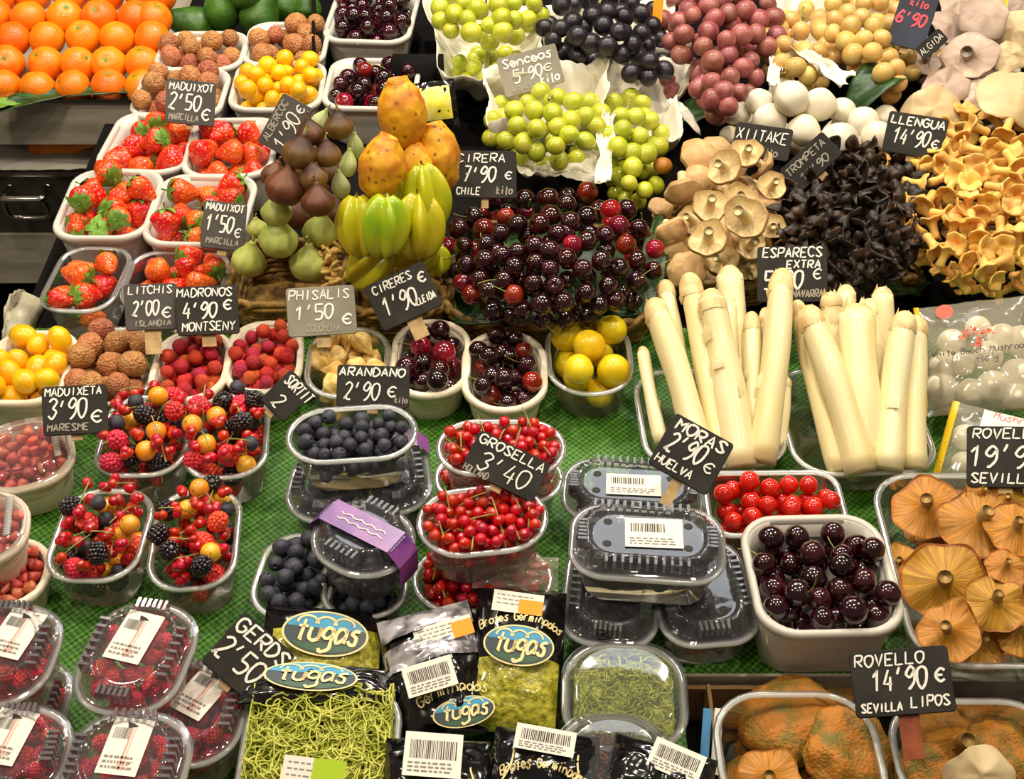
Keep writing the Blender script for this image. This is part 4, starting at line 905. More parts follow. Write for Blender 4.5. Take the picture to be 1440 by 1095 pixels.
# ------------------------------------------------------------------ blackberries
def blackb(f, label, where, lab, lh=.014, n=44):
    t = clamshell(f, label, 'clear blackberry boxes', lh, lab, rc=.026, ribs=30, holes=True); fill(t, BLACK, n, 13.5, 'shiny blackberry in the clear box ' + where, 'blackberries ' + where, .2, maxz=t.h + .002); return t
blackb((792, 726, 985, 740, 652, .045), 'clear blackberry box behind, in which the 2.90 blackberry card stands', 'with the price card', (.0, -.02, .05, .026, 2, False))
blackb((788, 898, 918, 912, 766, .042), 'clear blackberry box at the lower left of the stack, above the cress tub', 'at the lower left', None)
blackb((940, 910, 1072, 898, 764, .042), 'clear blackberry box at the lower right of the stack, beside the big cherry basket', 'at the lower right', None)
blackb((803, 806, 1016, 820, 716, .096, .056), 'clear blackberry box with a white label on top of the stack', 'on top of the stack', (.04, .02, .048, .032, 2, False), n=52)
# ------------------------------------------------------------------ tomatoes, big cherry basket
t = punnet((1002, 752, 1196, 750, 664, .048), 'clear punnet of cherry tomatoes behind the big cherry basket', 'clear open punnets', 'clear', rc=.02); fill(t, TOM, 46, 14, 'red cherry tomato in the clear punnet', 'cherry tomatoes', .2, bare=.5)
t = punnet((1074, 892, 1277, 887, 728, .066), 'big white basket of almost black cherries in front of the cherry tomatoes', 'white plastic fruit baskets', rc=.03, taper=.88); fill(t, CHERRY, 80, 19, 'almost black cherry in the big white basket', 'cherries in the big white basket', -.05, bare=.85, tries=18, top=0.7)
# ------------------------------------------------------------------ wicker trays under the heaps
def wicker(cx, cy, wp, dp, h, z0, label, group='shallow wicker trays'):
    c = P(cx, cy, h); w, d = S(wp, cx, cy, h), S(dp, cx, cy, h) ; b = MB(); r = MB()
    H = h - .0015
    n = 60
    def side(k, z, q): return [(x * (1 + q * math.sin(i * math.pi * .5 + k * math.pi)), y * (1 + q * math.sin(i * math.pi * .5 + k * math.pi)), z) for i, (x, y, _) in enumerate(rrect(w * (.9 + .1 * z / H), d * (.9 + .1 * z / H), min(w, d) * .3, 0, 14))]
    rows = max(3, int(H / .006))
    for k in range(rows):
        ring = side(k % 2, H * (k + .5) / rows, .012); b.tube(ring + ring[:1], .0034, 6)
    b.loft([rrect(w * .9, d * .9, min(w, d) * .28, z, 14) for z in (.001, .004)], cap0=True, cap1=True)
    ring = rrect(w, d, min(w, d) * .3, H, 14)
    for ph in (0, math.pi):
        r.tube([(x * (1 + .01 * math.cos(i * .9 + ph)), y * (1 + .01 * math.cos(i * .9 + ph)), z + .004 * math.sin(i * .9 + ph)) for i, (x, y, z) in enumerate(ring + ring[:1])], .0042, 6)
    o = thing('wicker_tray', b.mesh('weave', 'wicker'), label, 'basket', group, Matrix.Translation((c.x, c.y, .0015))); part('braided_rim', r.mesh('rim', 'wicker'), o)
    return o
wicker(415, 385, 175, 150, .045, 0, 'wicker tray with a braided rim under the green and purple figs')
wicker(560, 385, 150, 180, .045, 0, 'wicker tray under the star fruit and prickly pears')
wicker(775, 385, 300, 230, .045, 0, 'wide wicker tray under the big heap of cherries')
# ------------------------------------------------------------------ figs
def place(pr, px, py, r, h, tilt, roll, label, group, q=1.0, spin=None, ref=1.0):
    X = card_X(px, py, h, roll) @ Matrix.Rotation(math.radians(-90 + tilt), 4, 'X') @ Matrix.Rotation(spin if spin is not None else R.uniform(0, 6), 4, 'Z'); s = S(r, px, py, h) / ref
    return pr.put(X @ Matrix.Diagonal((s, s, s * q, 1)), label, group)
GF = [(392, 338, 28, .105, 'round green fig in the centre of the green row', 0), (350, 367, 25, .075, 'green fig at the left end of the front row', 1), (434, 372, 27, .075, 'green fig at the right end of the front row', 0), (450, 326, 25, .10, 'bright green fig under the dark figs', 1),
      (389, 298, 22, .135, 'brownish green fig below the big dark fig', 0), (362, 322, 15, .10, 'small green fig at the left rim of the fig tray', 1)]
for px, py, r, h, lb, k in GF: place(FIG_G[k], px, py, r, h, 25, R.uniform(-12, 12), lb, 'green figs', 1.0)
DF = [(401, 264, 29, .17, -12, 'largest purple brown fig with a long stem', 0), (447, 284, 24, .165, 5, 'brown fig in front of the dark figs', 0), (441, 250, 21, .18, 14, 'brown fig leaning right in the middle of the pile', 1), (421, 216, 25, .2, -14, 'two-tone fig below the 1.90 card', 1),
      (436, 188, 20, .21, 10, 'fig behind the two-tone one, at the edge of the 1.90 card', 0), (461, 218, 20, .195, 8, 'brown fig with a curved green stem', 1), (476, 178, 21, .2, 4, 'topmost olive brown fig of the pile', 1), (385, 246, 18, .16, -20, 'half hidden dark fig at the left flank of the pile', 0)]
for px, py, r, h, ro, lb, k in DF: place(FIG_D[k], px, py, r, h, 18, ro, lb, 'dark figs', 1.0)
for px, py, r, h, ro, lb in ((479, 262, 13, .15, 8, 'slim pale green fig beside the prickly pears'), (489, 232, 13, .165, -6, 'slim pale green fig behind the first pale one'), (500, 208, 12, .17, 4, 'slim pale green fig furthest back'), (449, 172, 12, .19, -30, 'small green fig peeping out behind the topmost fig')):
    place(FIG_P[0], px, py, r, h, 20, ro, lb, 'pale slim figs', 1.6)
for k, (px, py, r, h, lb) in enumerate(((415, 300, 24, .09, 'dark fig buried under the fig pile'), (470, 300, 22, .09, 'dark fig buried beside the star fruit'), (440, 235, 26, .085, 'dark fig buried at the back of the pile'), (436, 262, 26, .035, 'dark fig buried lowest at the back'), (400, 345, 20, .05, 'green fig buried under the front row'), (470, 240, 24, .1, 'dark fig buried below the curved stem one'))):
    place(FIG_D[0], px, py, r, h, 20, 0, lb, 'buried figs')
# ------------------------------------------------------------------ prickly pears, star fruit
for i, (px, py, r, h, ro, q, lb) in enumerate(((566, 160, 37, .2, 8, 1.0, 'orange prickly pear standing highest, spotted brown'), (537, 236, 36, .19, -14, .95, 'yellow prickly pear leaning left below the highest one'), (617, 222, 33, .15, 8, 1.1, 'prickly pear half behind the 7.90 card'), (585, 236, 26, .15, 4, 1.0, 'dark prickly pear wedged between the others'))):
    place(PRICKLY[i % 3], px, py, r, h, 14, ro, lb, 'prickly pears', q)
for i, (px, py, r, h, ro, q, lb, k, ti) in enumerate(((504, 318, 33, .14, 4, 1.12, 'yellow star fruit standing at the left of its row', 0, 10), (540, 318, 36, .155, -2, 1.05, 'green star fruit standing in the middle of its row', 1, 15), (588, 318, 38, .14, 0, 1.05, 'yellow star fruit standing at the right of its row', 0, 10),
        (602, 276, 34, .16, 10, 1.15, 'star fruit leaning right below the prickly pears', 0, 10), (521, 372, 30, .095, -48, 1.2, 'star fruit lying across the front of the heap', 0, 30), (586, 362, 26, .095, -62, 1.2, 'star fruit lying at the front right beside the cherries', 0, 30), (612, 366, 22, .085, 10, .9, 'small yellow star fruit at the tray rim', 0, 20))):
    place(STAR[k], px, py, r, h, ti, ro, lb, 'star fruit', q, spin=.3 + i)
for px, py, r, h, lb in ((520, 345, 32, .07, 'star fruit buried under the left of the heap'), (585, 345, 32, .07, 'star fruit buried under the right of the heap'), (560, 280, 36, .1, 'prickly pear buried under the heap')):
    place(STAR[0], px, py, r, h, 10, 0, lb, 'buried star fruit', 1.0)
b = MB()                                        # dried ears at the tray rim
for i in range(16):
    px, py = 466 + R.uniform(-9, 9), 400 - i * 3.2; p = P(px, py, .06 + .002 * i); b.tube(cr([tuple(p + Vector((R.uniform(-.012, .012), R.uniform(-.012, .012), R.uniform(-.008, .008)))) for _ in range(5)], 4), .0022, 5)
thing('dried_seed_head', b.mesh('seed_head', 'husk'), 'curly dried brown seed head between the figs and the star fruit', 'dried plant')
# small black and yellow packet behind the prickly pears
X = card_X(612, 150, .055, 8); s = S(1, 612, 150, .055); b = MB()
b.grid(12, 12, lambda u, v: ((u - .5) * 62 * s, (v - .5) * 70 * s, .012 * math.sin(math.pi * u) * math.sin(math.pi * v) + .003 * nz((u * 6, v * 6, 2)))); b.grid(12, 12, lambda u, v: ((.5 - u) * 62 * s, (v - .5) * 70 * s, -.012 * math.sin(math.pi * u) * math.sin(math.pi * v)))
o = thing('black_packet', b.mesh('packet', 'black_film'), 'small black packet with a yellow label behind the prickly pears', 'packet', None, X)
b = MB(); b.grid(8, 8, lambda u, v: ((u - .5) * 46 * s, (v - .5) * 46 * s + .004, .0008 + .0135 * math.sin(math.pi * (.13 + .74 * u)) * math.sin(math.pi * (.2 + .7 * v)) + .003 * nz((u * 6, v * 6, 2))))
part('label', b.mesh('label', 'card_yellow'), o, label='yellow printed label')
b = MB(); b.box((0, 0, 0), (S(70, 612, 150), .03, .075)); p = P(612, 150, .0); thing('cardboard_box', b.mesh('box', 'dark'), 'dark box that props up the black packet', 'box', None, Matrix.Translation((p.x - .02, p.y - .01, .039)))
# ------------------------------------------------------------------ cherry heap
def ok_ch(x, y): return (y > 262 + .0022 * (x - 790) ** 2 * .6)
hp = [(775, 362, 158, 98)]
def heap(protos, cx, cy, rx, ry, rp, sp, h0, hd, label, group, rref, bare=.5, alt=None, altp=0, rot=0, ok=None, n=400, under=True, sca=1, tilt=None, k2=.85, us=1.15):
    cnt = 0
    for lay in ((0, 1) if under else (0,)):
        for (x, y, q) in poisson(cx, cy, rx * (1 if not lay else .88), ry * (1 if not lay else .88), sp * (1 if not lay else us), 4000, rot, ok):
            if cnt >= n: return
            h = h0 + hd * math.sqrt(max(0, q)) ** k2 - (1.35 * lay * S(rp, x, y, h0)); r = S(rp, x, y, h)
            pr = pick(alt) if alt and R.random() < altp else pick(protos)
            rt = rrot() if tilt is None else tilt(x, y)
            pr.put(TRS(P(x + R.uniform(-2, 2), y + R.uniform(-2, 2), max(r * .8, h + R.uniform(-.25, .25) * r)), rt, r / rref * R.uniform(.92, 1.08) * sca), label, group, bare=R.random() < bare); cnt += 1
heap(CHERRY, 776, 360, 154, 95, 14.5, 22, .05, .075, 'dark red cherry in the big heap behind the pale baskets', 'cherries in the big heap', .0145, .72, CHERRY_R, .1, n=290, us=1.05)
b = MB(); c0 = P(776, 360, .05)
def lin_(u, v):
    x, y = 2 * u - 1, 2 * v - 1; q = max(0, 1 - x * x - y * y); p = P(776 + 150 * x * (1 - .3 * y * y), 360 + 92 * y * (1 - .3 * x * x), .05); return (p.x - c0.x, p.y - c0.y, .012 + .05 * q ** .6 + .004 * nz((u * 9, v * 9, 0)) - .05)
b.grid(24, 24, lin_); thing('leaf_lining', b.mesh('lining', 'leaf'), 'dark leaves lining the tray beneath the cherry heap', 'leaf', None, Matrix.Translation(c0))
leaf((640, 452), (905, 440), 36, .048, .05, 'long dark green leaf along the front of the cherry heap', bend=.004, n=24)
leaf((906, 460), (930, 300), 40, .03, .06, 'dark green leaf standing between the cherry heap and the mushrooms', bend=.01)
# ------------------------------------------------------------------ grapes on paper
paper(((595, 30), (760, 60), (770, 170), (625, 170)), .02, 'white paper wrapped round the rear green grapes', 'white paper sheets', .016, lift=.06, seed=1)
bunch(684, 18, 78, 40, 13, 'green', .075, .055, 'green grape bunch at the upper edge of the picture')
bunch(690, 98, 54, 24, 12, 'green', .03, .03, 'small green grape bunch half hidden by the white 5.90 card')
paper(((740, 55), (940, 50), (965, 110), (770, 125)), .02, 'white paper folded under the black grapes', 'white paper sheets', .014, lift=.05, seed=2)
bunch(842, 38, 92, 48, 13.5, 'black', .06, .06, 'black grape bunch on white paper'); bunch(908, 88, 32, 30, 13, 'black', .05, .04, 'tip of black grapes drooping over the paper')
bunch(1012, 40, 86, 60, 14, 'red', .06, .065, 'dusky red grape bunch, its upper mass'); bunch(1022, 118, 44, 48, 14, 'red', .05, .06, 'dusky red grape cluster hanging towards the white mushrooms', rot=.35); bunch(945, 100, 30, 30, 12, 'red', .02, .03, 'dark red grapes beneath the paper edge')
paper(((1080, 0), (1290, 0), (1290, 130), (1090, 130)), .015, 'white paper crumpled among the golden grapes', 'white paper sheets', .016, lift=.05, seed=3)
bunch(1125, 68, 50, 58, 13, 'gold', .045, .05, 'golden grape bunch beside the red ones'); bunch(1215, 40, 62, 60, 13.5, 'gold', .06, .06, 'golden grape bunch beside the blue price card'); bunch(1252, 95, 32, 40, 13.5, 'gold', .05, .05, 'golden grape tip hanging behind the white mushrooms')
paper(((1082, 84), (1100, 90), (1094, 128), (1080, 124)), .085, 'torn white paper strip between the red and the golden grapes', None, .008, 10, .004, seed=8, name='paper_strip'); paper(((1112, 72), (1150, 84), (1200, 112), (1180, 128)), .095, 'curled white paper strip in front of the golden grapes', None, .008, 14, .006, seed=9, name='paper_strip')
paper(((680, 160), (850, 150), (850, 255), (690, 240)), .015, 'white paper cradle under the front green grapes', 'white paper sheets', .014, lift=.07, seed=4)
paper(((830, 130), (960, 135), (950, 240), (845, 285)), .012, 'white paper behind the green grapes beside the shiitake', 'white paper sheets', .014, lift=.05, seed=5)
bunch(772, 178, 84, 54, 13.5, 'green', .05, .075, 'large green grape bunch in white paper behind the cherries'); bunch(882, 195, 50, 58, 13.5, 'green', .04, .055, 'green grape bunch right of the large one, beyond the paper fold'); bunch(893, 258, 34, 26, 12, 'green', .03, .04, 'green grape tip beside the shiitake')
paper(((846, 162), (866, 166), (858, 258), (836, 262)), .09, 'torn paper fold between the two front green grape bunches', None, .008, 14, .004, seed=10, name='paper_strip'); paper(((700, 226), (850, 214), (856, 262), (735, 250)), .06, 'crumpled paper lip in front of the large green bunch', None, .010, 18, .006, seed=11, name='paper_strip')
leaf((960, 175), (1010, 150), 50, .03, .02, 'green leaf under the red grape tip', bend=.01); leaf((1190, 165), (1275, 120), 62, .05, .06, 'big dark green leaf behind the white mushrooms', bend=.035); leaf((940, 140), (985, 190), 18, .05, .03, 'pale paper edge beside the red grapes', 'paper', .005, 'paper_strip')
# ------------------------------------------------------------------ white button mushrooms
WM = [(1112, 139, 26, .1), (1152, 148, 25, .09), (1068, 144, 20, .08), (1036, 161, 20, .06), (1082, 170, 25, .07), (1130, 184, 24, .07), (1184, 158, 21, .075), (1213, 173, 24, .07), (1180, 200, 29, .07), (1234, 195, 25, .065), (1026, 191, 15, .04), (1098, 128, 18, .06), (1060, 190, 20, .04), (1150, 212, 20, .045), (1245, 165, 18, .05), (1205, 212, 22, .045)]
for i, (px, py, r, h) in enumerate(WM): BALL[i % 3].put(TRS(P(px, py, h), Euler((R.uniform(-.6, .5), R.uniform(-.6, .6), R.uniform(0, 6))).to_matrix(), S(r, px, py, h)), 'round white mushroom in the pile behind the shiitake', 'white mushrooms', bare=R.random() < .5)
for px, py in ((1090, 190), (1130, 200), (1180, 190), (1215, 195), (1060, 175)): BALL[0].put(TRS(P(px, py, .025), (0, 0, 0), .022), 'round white mushroom at the bottom of the pile', 'lower white mushrooms', bare=True)
# ------------------------------------------------------------------ shiitake
SM = [(985, 218, 29, .095, 'cap'), (1019, 236, 25, .115, 'g', 150), (1050, 216, 22, .11, 'g', 90), (960, 273, 27, .095, 'side'), (998, 291, 25, .125, 'g', 70), (1050, 306, 31, .125, 'g', 200), (996, 337, 27, .115, 'g', 120), (1054, 345, 23, .085, 'g', 40), (1084, 262, 21, .1, 'g', 20),
      (1086, 318, 19, .08, 'g', 250), (966, 377, 28, .07, 'cap'), (1017, 366, 23, .075, 'g', 180), (945, 330, 24, .075, 'side'), (1050, 374, 21, .06, 'g', 300), (951, 352, 19, .06, 'cap'), (1038, 278, 22, .105, 'g', 330), (1010, 210, 26, .08, 'cap'), (1075, 235, 20, .09, 'side'), (930, 290, 18, .06, 'cap'), (975, 310, 22, .085, 'g', 160), (1020, 320, 24, .085, 'cap'), (1030, 345, 22, .08, 'side'), (1075, 285, 24, .085, 'cap'), (985, 250, 24, .085, 'cap')]
for i, m in enumerate(SM):
    px, py, r, h, k = m[:5]; s = S(r, px, py, h)
    d = (Vector((0, 0, CAM_Z)) - P(px, py, h)).normalized()
    if k == 'cap': rt = aim(-(Vector((0, 0, 1)) * .8 + d * .4 + Vector((R.uniform(-.4, .4), R.uniform(-.3, .3), 0))))
    elif k == 'side': rt = aim(Vector((R.uniform(-1, 1), .3, R.uniform(-.2, .4))))
    else:
        a = math.radians(m[5]); rt = aim(d * 1.0 + Vector((0, 0, .35)) + Vector((math.cos(a), math.sin(a) * .5, math.sin(a) * .3)) * .35)
    SHII[i % 4].put(TRS(P(px, py, h), rt @ Matrix.Rotation(R.uniform(0, 6), 3, 'Z'), (s, s, s * 1.05)), 'tan shiitake in the heap beside the black trumpets' + (' showing its pale gills' if k == 'g' else ' lying cap up' if k == 'cap' else ' lying on its side'), 'shiitake ' + ('gills up' if k == 'g' else 'cap up' if k == 'cap' else 'on their side'))
for i in range(14): pick(SHII).put(TRS(P(960 + 130 * R.random(), 240 + 140 * R.random(), .035 + .02 * R.random()), rrot(), .022), 'shiitake deep inside the heap', 'lower shiitake')
b = MB(); b.ball((0, 0, 0), S(14, 930, 232, .08), 16, 10, q=(1, 1, .8)); thing('brown_mushroom', b.mesh('mushroom', 'rov_cap'), 'small brown mushroom cap between the green grapes and the shiitake', 'mushroom', None, TRS(P(932, 233, .07)))
# ------------------------------------------------------------------ black trumpets
def tr_t(x, y): return aim((R.uniform(-1, 1), R.uniform(-1, .6), R.uniform(-.2, .9)), R.uniform(0, 6))
heap(TRUMP, 1200, 310, 108, 100, 22, 19, .035, .085, 'black trumpet mushroom in the dark ruffled heap', 'black trumpet mushrooms', 1, tilt=tr_t, bare=1, under=False)
heap(TRUMP, 1200, 310, 95, 88, 25, 30, .01, .06, 'black trumpet mushroom low in the dark heap', 'lower black trumpet mushrooms', 1, tilt=tr_t, bare=1, under=False)
# ------------------------------------------------------------------ chanterelles
def ch_t(x, y): return aim((R.uniform(-1, 1), R.uniform(-1.2, .5), R.uniform(-.3, .9)), R.uniform(0, 6))
heap(CHANT, 1385, 285, 126, 126, 19, 20, .035, .095, 'golden chanterelle in the heap beside the black trumpets', 'chanterelles', 1, tilt=ch_t, bare=1, under=False)
heap(CHANT, 1385, 285, 112, 114, 22, 27, .01, .07, 'golden chanterelle low in the heap', 'lower chanterelles', 1, tilt=ch_t, bare=1, under=False)
for px, py in ((1262, 232), (1285, 240), (1308, 352), (1330, 385), (1350, 398), (1285, 310)): pick(CHANT).put(TRS(P(px, py, .05), ch_t(0, 0), S(20, px, py, .05)), 'golden chanterelle at the edge of its heap', 'chanterelles at the edge')
wicker(1400, 345, 300, 190, .03, 0, 'wicker tray under the chanterelles'); wicker(1200, 345, 200, 160, .03, 0, 'wicker tray under the black trumpets'); wicker(1010, 345, 170, 190, .035, 0, 'wicker tray under the shiitake')
leaf((1290, 400), (1360, 425), 44, .03, .02, 'green leaf in front of the chanterelles', bend=.02); leaf((1200, 420), (1300, 415), 30, .02, .02, 'dark leaf in front of the black trumpets', bend=.01)
# ------------------------------------------------------------------ oyster mushrooms
OM = [(1383, 22, 36, .12, 0, 'olive brown oyster mushroom cap at the upper edge', .5), (1363, 78, 38, .1, 0, 'broad pinkish oyster mushroom in the middle of its pile', 0), (1336, 38, 34, .09, 1, 'pale oyster mushroom with a bent rim beside the blue card', 1), (1330, 122, 32, .075, 1, 'round oyster mushroom with a curled rim', 2), (1376, 132, 28, .07, 0, 'small pinkish oyster mushroom', 3),
      (1302, 82, 26, .07, 1, 'oyster mushroom tucked behind the golden grapes', 4), (1428, 140, 52, .1, 2, 'big beige fan shaped mushroom at the right picture edge', 5), (1428, 42, 30, .1, 2, 'yellowish mushroom in the top right corner', 6), (1312, 156, 40, .06, 2, 'flat beige mushroom behind the 14.90 card', 7), (1400, 90, 34, .075, 0, 'pinkish oyster mushroom half hidden by the broad one', 2), (1345, 5, 34, .09, 1, 'oyster mushroom furthest back', 1), (1440, 5, 30, .09, 0, 'oyster mushroom cut by the top right corner', 3), (1420, 80, 26, .1, 2, 'small yellowish mushroom stub at the right edge', 4)]
for i, (px, py, r, h, k, lb, sp) in enumerate(OM):
    d = (Vector((0, 0, CAM_Z)) - P(px, py, h)).normalized(); s = S(r, px, py, h); up = i % 4 == 1
    rt = aim((d * .7 + Vector((R.uniform(-.4, .4), R.uniform(-.2, .3), .7))) * (1 if up else -1)) @ Matrix.Rotation(sp, 3, 'Z')
    OYS[k].put(TRS(P(px, py, h), rt, (s, s, s * .9)), lb, 'oyster mushrooms')
for px, py in ((1340, 70), (1390, 110), (1420, 30), (1370, 40), (1310, 120), (1420, 160)): OYS[0].put(TRS(P(px, py, .035), rrot(), .035), 'oyster mushroom deep inside its pile', 'lower oyster mushrooms')
# ------------------------------------------------------------------ asparagus
def asp(tip, base, wd, ht, hb, label, group, seed):
    A, B = P(*base, hb), P(*tip, ht); d = B - A; L_ = d.length; r = S(wd * 1.14, (tip[0] + base[0]) / 2, (tip[1] + base[1]) / 2, (ht + hb) / 2) / 2
    rr = random.Random(seed); b = MB(); kx, ky = rr.uniform(-.3, .3) * r, rr.uniform(-.3, .3) * r
    rings = []
    for j in range(13):
        t = j / 12; z = L_ * .93 * t; k = 1.0 - .16 * t + .05 * math.sin(t * 9 + seed)
        if j == 0: k *= .93
        rings.append([(r * k * (1 + .03 * math.cos(3 * a + seed)) * math.cos(a) + kx * math.sin(math.pi * t), r * k * math.sin(a) + ky * math.sin(math.pi * t), z) for a in [2 * math.pi * i / 18 for i in range(18)]])
    b.loft(rings, cap0=True, cap1=True)
    o = thing('white_asparagus', b.mesh('spear', 'asparagus'), label, 'asparagus', group, Matrix.Translation(A) @ aim(d).to_4x4())
    t = MB(); t.lathe(cr([(r * .84, L_ * .86), (r * .87, L_ * .9), (r * .8, L_ * .94), (r * .62, L_ * .972), (r * .32, L_ * .994), (0, L_ * 1.0)], 3), 16)
    for k in range(9):                          # scales of the tip
        a = k * 2.4; z0 = L_ * (.845 + .0115 * k); c, s_ = math.cos(a), math.sin(a); q = r * (.9 - .04 * k)
        t.add([(q * math.cos(a - .55), q * math.sin(a - .55), z0), (q * math.cos(a + .55), q * math.sin(a + .55), z0), (q * 1.02 * math.cos(a + .35), q * 1.02 * math.sin(a + .35), z0 + r * .45), (q * .86 * c, q * .86 * s_, z0 + r * .85), (q * 1.02 * math.cos(a - .35), q * 1.02 * math.sin(a - .35), z0 + r * .45), (q * 1.08 * c, q * 1.08 * s_, z0 + r * .3)], [(0, 1, 5), (1, 2, 5), (2, 3, 5), (3, 4, 5), (4, 0, 5)])
    part('tip', t.mesh('tip', 'asp_tip'), o)
    s = MB()
    for k in range(3):
        a, z = rr.uniform(0, 6.28), L_ * (.35 + .17 * k); q = r * (1.02 - .22 * z / L_)
        s.add([(q * math.cos(a - .45), q * math.sin(a - .45), z), (q * math.cos(a + .45), q * math.sin(a + .45), z), (q * 1.03 * math.cos(a + .4), q * 1.03 * math.sin(a + .4), z + r * .7), (q * 1.0 * math.cos(a), q * 1.0 * math.sin(a), z + r * 1.1), (q * 1.03 * math.cos(a - .4), q * 1.03 * math.sin(a - .4), z + r * .7), (q * 1.07 * math.cos(a), q * 1.07 * math.sin(a), z + r * .5)], [(0, 1, 5), (1, 2, 5), (2, 3, 5), (3, 4, 5), (4, 0, 5)])
    part('scale_leaf', s.mesh('scales', 'asparagus'), o)
punnet((912, 657, 1112, 651, 520, .04), 'clear tray of white asparagus beside the yellow plums', 'clear asparagus trays', 'clear', rc=.035); punnet((1124, 667, 1324, 661, 520, .04), 'clear tray of white asparagus beside the bagged mushrooms', 'clear asparagus trays', 'clear', rc=.035)
A1 = [((903, 487), (930, 622), 18, .075, .035, 'thin short spear at the left rim'), ((918, 420), (985, 652), 37, .105, .04, 'thick spear behind the 2.90 blackberry card'), ((934, 393), (972, 570), 25, .105, .03, 'spear half hidden at the back left'), ((968, 384), (1015, 652), 36, .115, .032, 'long spear left of the middle'), ((998, 407), (1042, 656), 42, .12, .042, 'thickest spear in the middle'),
      ((1024, 374), (1050, 600), 38, .105, .025, 'spear at the back middle with a blunt tip'), ((1023, 414), (1042, 600), 22, .1, .03, 'slim spear between two thick ones'), ((1057, 438), (1060, 645), 25, .1, .033, 'slim spear with loose scales'), ((1101, 378), (1070, 650), 37, .13, .042, 'tallest spear standing before the 5.90 card'), ((1106, 530), (1096, 630), 18, .07, .033, 'short spear at the right rim'), ((1077, 432), (1085, 610), 22, .1, .028, 'slim spear behind the tallest one')]
for i, (a, c, w_, ht, hb, lb) in enumerate(A1): asp(a, c, w_, ht, hb, lb + ' of the first asparagus tray', 'white asparagus in the first tray', i)
A2 = [((1120, 422), (1180, 664), 26, .1, .036, 'leftmost slanting spear'), ((1134, 430), (1211, 664), 40, .12, .044, 'thick slanting spear with its cut end at the front'), ((1167, 410), (1190, 560), 32, .105, .03, 'spear with a ragged tip at the back'), ((1189, 400), (1198, 580), 28, .105, .03, 'spear furthest back in the middle'), ((1204, 428), (1218, 650), 52, .118, .036, 'fattest spear in the middle'), ((1241, 403), (1240, 560), 30, .11, .03, 'pointed spear standing apart'), ((1273, 438), (1249, 660), 38, .12, .044, 'thick upright spear right of the middle'), ((1289, 444), (1284, 660), 34, .105, .038, 'outermost spear at the bagged mushrooms'), ((1222, 420), (1232, 600), 30, .1, .03, 'spear tucked behind the fattest one'), ((1150, 440), (1165, 620), 22, .09, .03, 'slim spear beneath the slanting ones')]
for i, (a, c, w_, ht, hb, lb) in enumerate(A2): asp(a, c, w_, ht, hb, lb + ' of the second asparagus tray', 'white asparagus in the second tray', 20 + i)
# ------------------------------------------------------------------ bagged white mushrooms
def bag(name, cx, cy, wp, hp, h, roll, lean, mat, label, cat='bag', thick=.02, group=None, seed=0, amp=.004, n=26, pinch=.0, back=None):
    X = card_X(cx, cy, h, roll, lean); w, d = S(wp, cx, cy, h), S(hp, cx, cy, h); b = MB()
    def top(u, v):
        e = (math.sin(math.pi * min(1, max(0, u)))) ** .5 * (math.sin(math.pi * min(1, max(0, v)))) ** .5
        return ((u - .5) * w * (1 - pinch * abs(2 * v - 1) ** 2), (v - .5) * d, thick * e + amp * nz((u * 5, v * 6, 0), 1, seed) * (.3 + e) + amp * .6 * abs(nz((u * 13, v * 13, 5), 1, seed)))
    b.grid(n, n, top)
    b.grid(n, n, lambda u, v: (lambda p: (p[0], p[1], min(p[2] - .0012, -thick * .6 * math.sin(math.pi * min(1, max(0, 1 - u))) ** .5 * math.sin(math.pi * v) ** .5)))(top(1 - u, v)))
    o = thing(name, b.mesh(name, mat), label, cat, group, X); o_ = Tub(); o_.o, o_.X, o_.w, o_.d, o_.top = o, X, w, d, top
    return o_
def on_bag(bg, b, u0, v0, u1, v1, mi=0, n=10, z=.0008, shp=None):
    def f(u, v):
        a, c = u0 + (u1 - u0) * u, v0 + (v1 - v0) * v
        if shp: a, c = shp(a, c)
        p = bg.top(a, c); return (p[0], p[1], p[2] + z)
    b.grid(n, n, f, mi)
bg = bag('mushroom_bag', 1372, 500, 150, 182, .06, 6, -32, 'clear_film', 'clear bag of round white mushrooms with red print beside the asparagus', thick=.022, seed=3, pinch=-.05)
b = MB(); on_bag(bg, b, .0, .0, .05, 1.0, 0); part('edge_strip', b.mesh('strip', 'bag_yellow'), bg.o, label='yellow printed edge')
q = MB(); X0 = lambda u, v, z=.0016: Matrix.Translation(Vector(bg.top(u, v)) + Vector((0, 0, z)))
b = MB(); b.lathe([(0, 0), (S(11, 1345, 445), 0)], 20, X0(.27, .86, .003)); part('round_mark', b.mesh('mark', 'ink_red'), bg.o, label='red round mark')
b = MB()
for k in range(44):                             # dotted mushroom emblem: cap and stem
    a = R.uniform(0, math.pi) if k < 30 else 0; rr_ = R.uniform(.3, 1)
    dx, dy = (math.cos(a) * rr_, math.sin(a) * rr_ * .75) if k < 30 else (R.uniform(-.3, .3), -R.uniform(.05, .8))
    s_ = S(22, 1385, 480); b.lathe([(0, 0), (s_ * .09, 0)], 6, X0(.52, .55, .003) @ Matrix.Translation((dx * s_, dy * s_, .001)))
part('emblem', b.mesh('emblem', 'ink_red'), bg.o, label='red dotted mushroom emblem')
b = MB(); write(b, 'White Beech Mushroom', -.38 * bg.w, -.11 * bg.d, .05 * bg.d, .85 * bg.w, .0285, .0009, .1, .02); write(b, '150 g', .0 * bg.w, -.19 * bg.d, .04 * bg.d, .2 * bg.w, .0285, .0008, .1, .02); part('print', b.mesh('print', 'ink', False), bg.o, label='dark print')
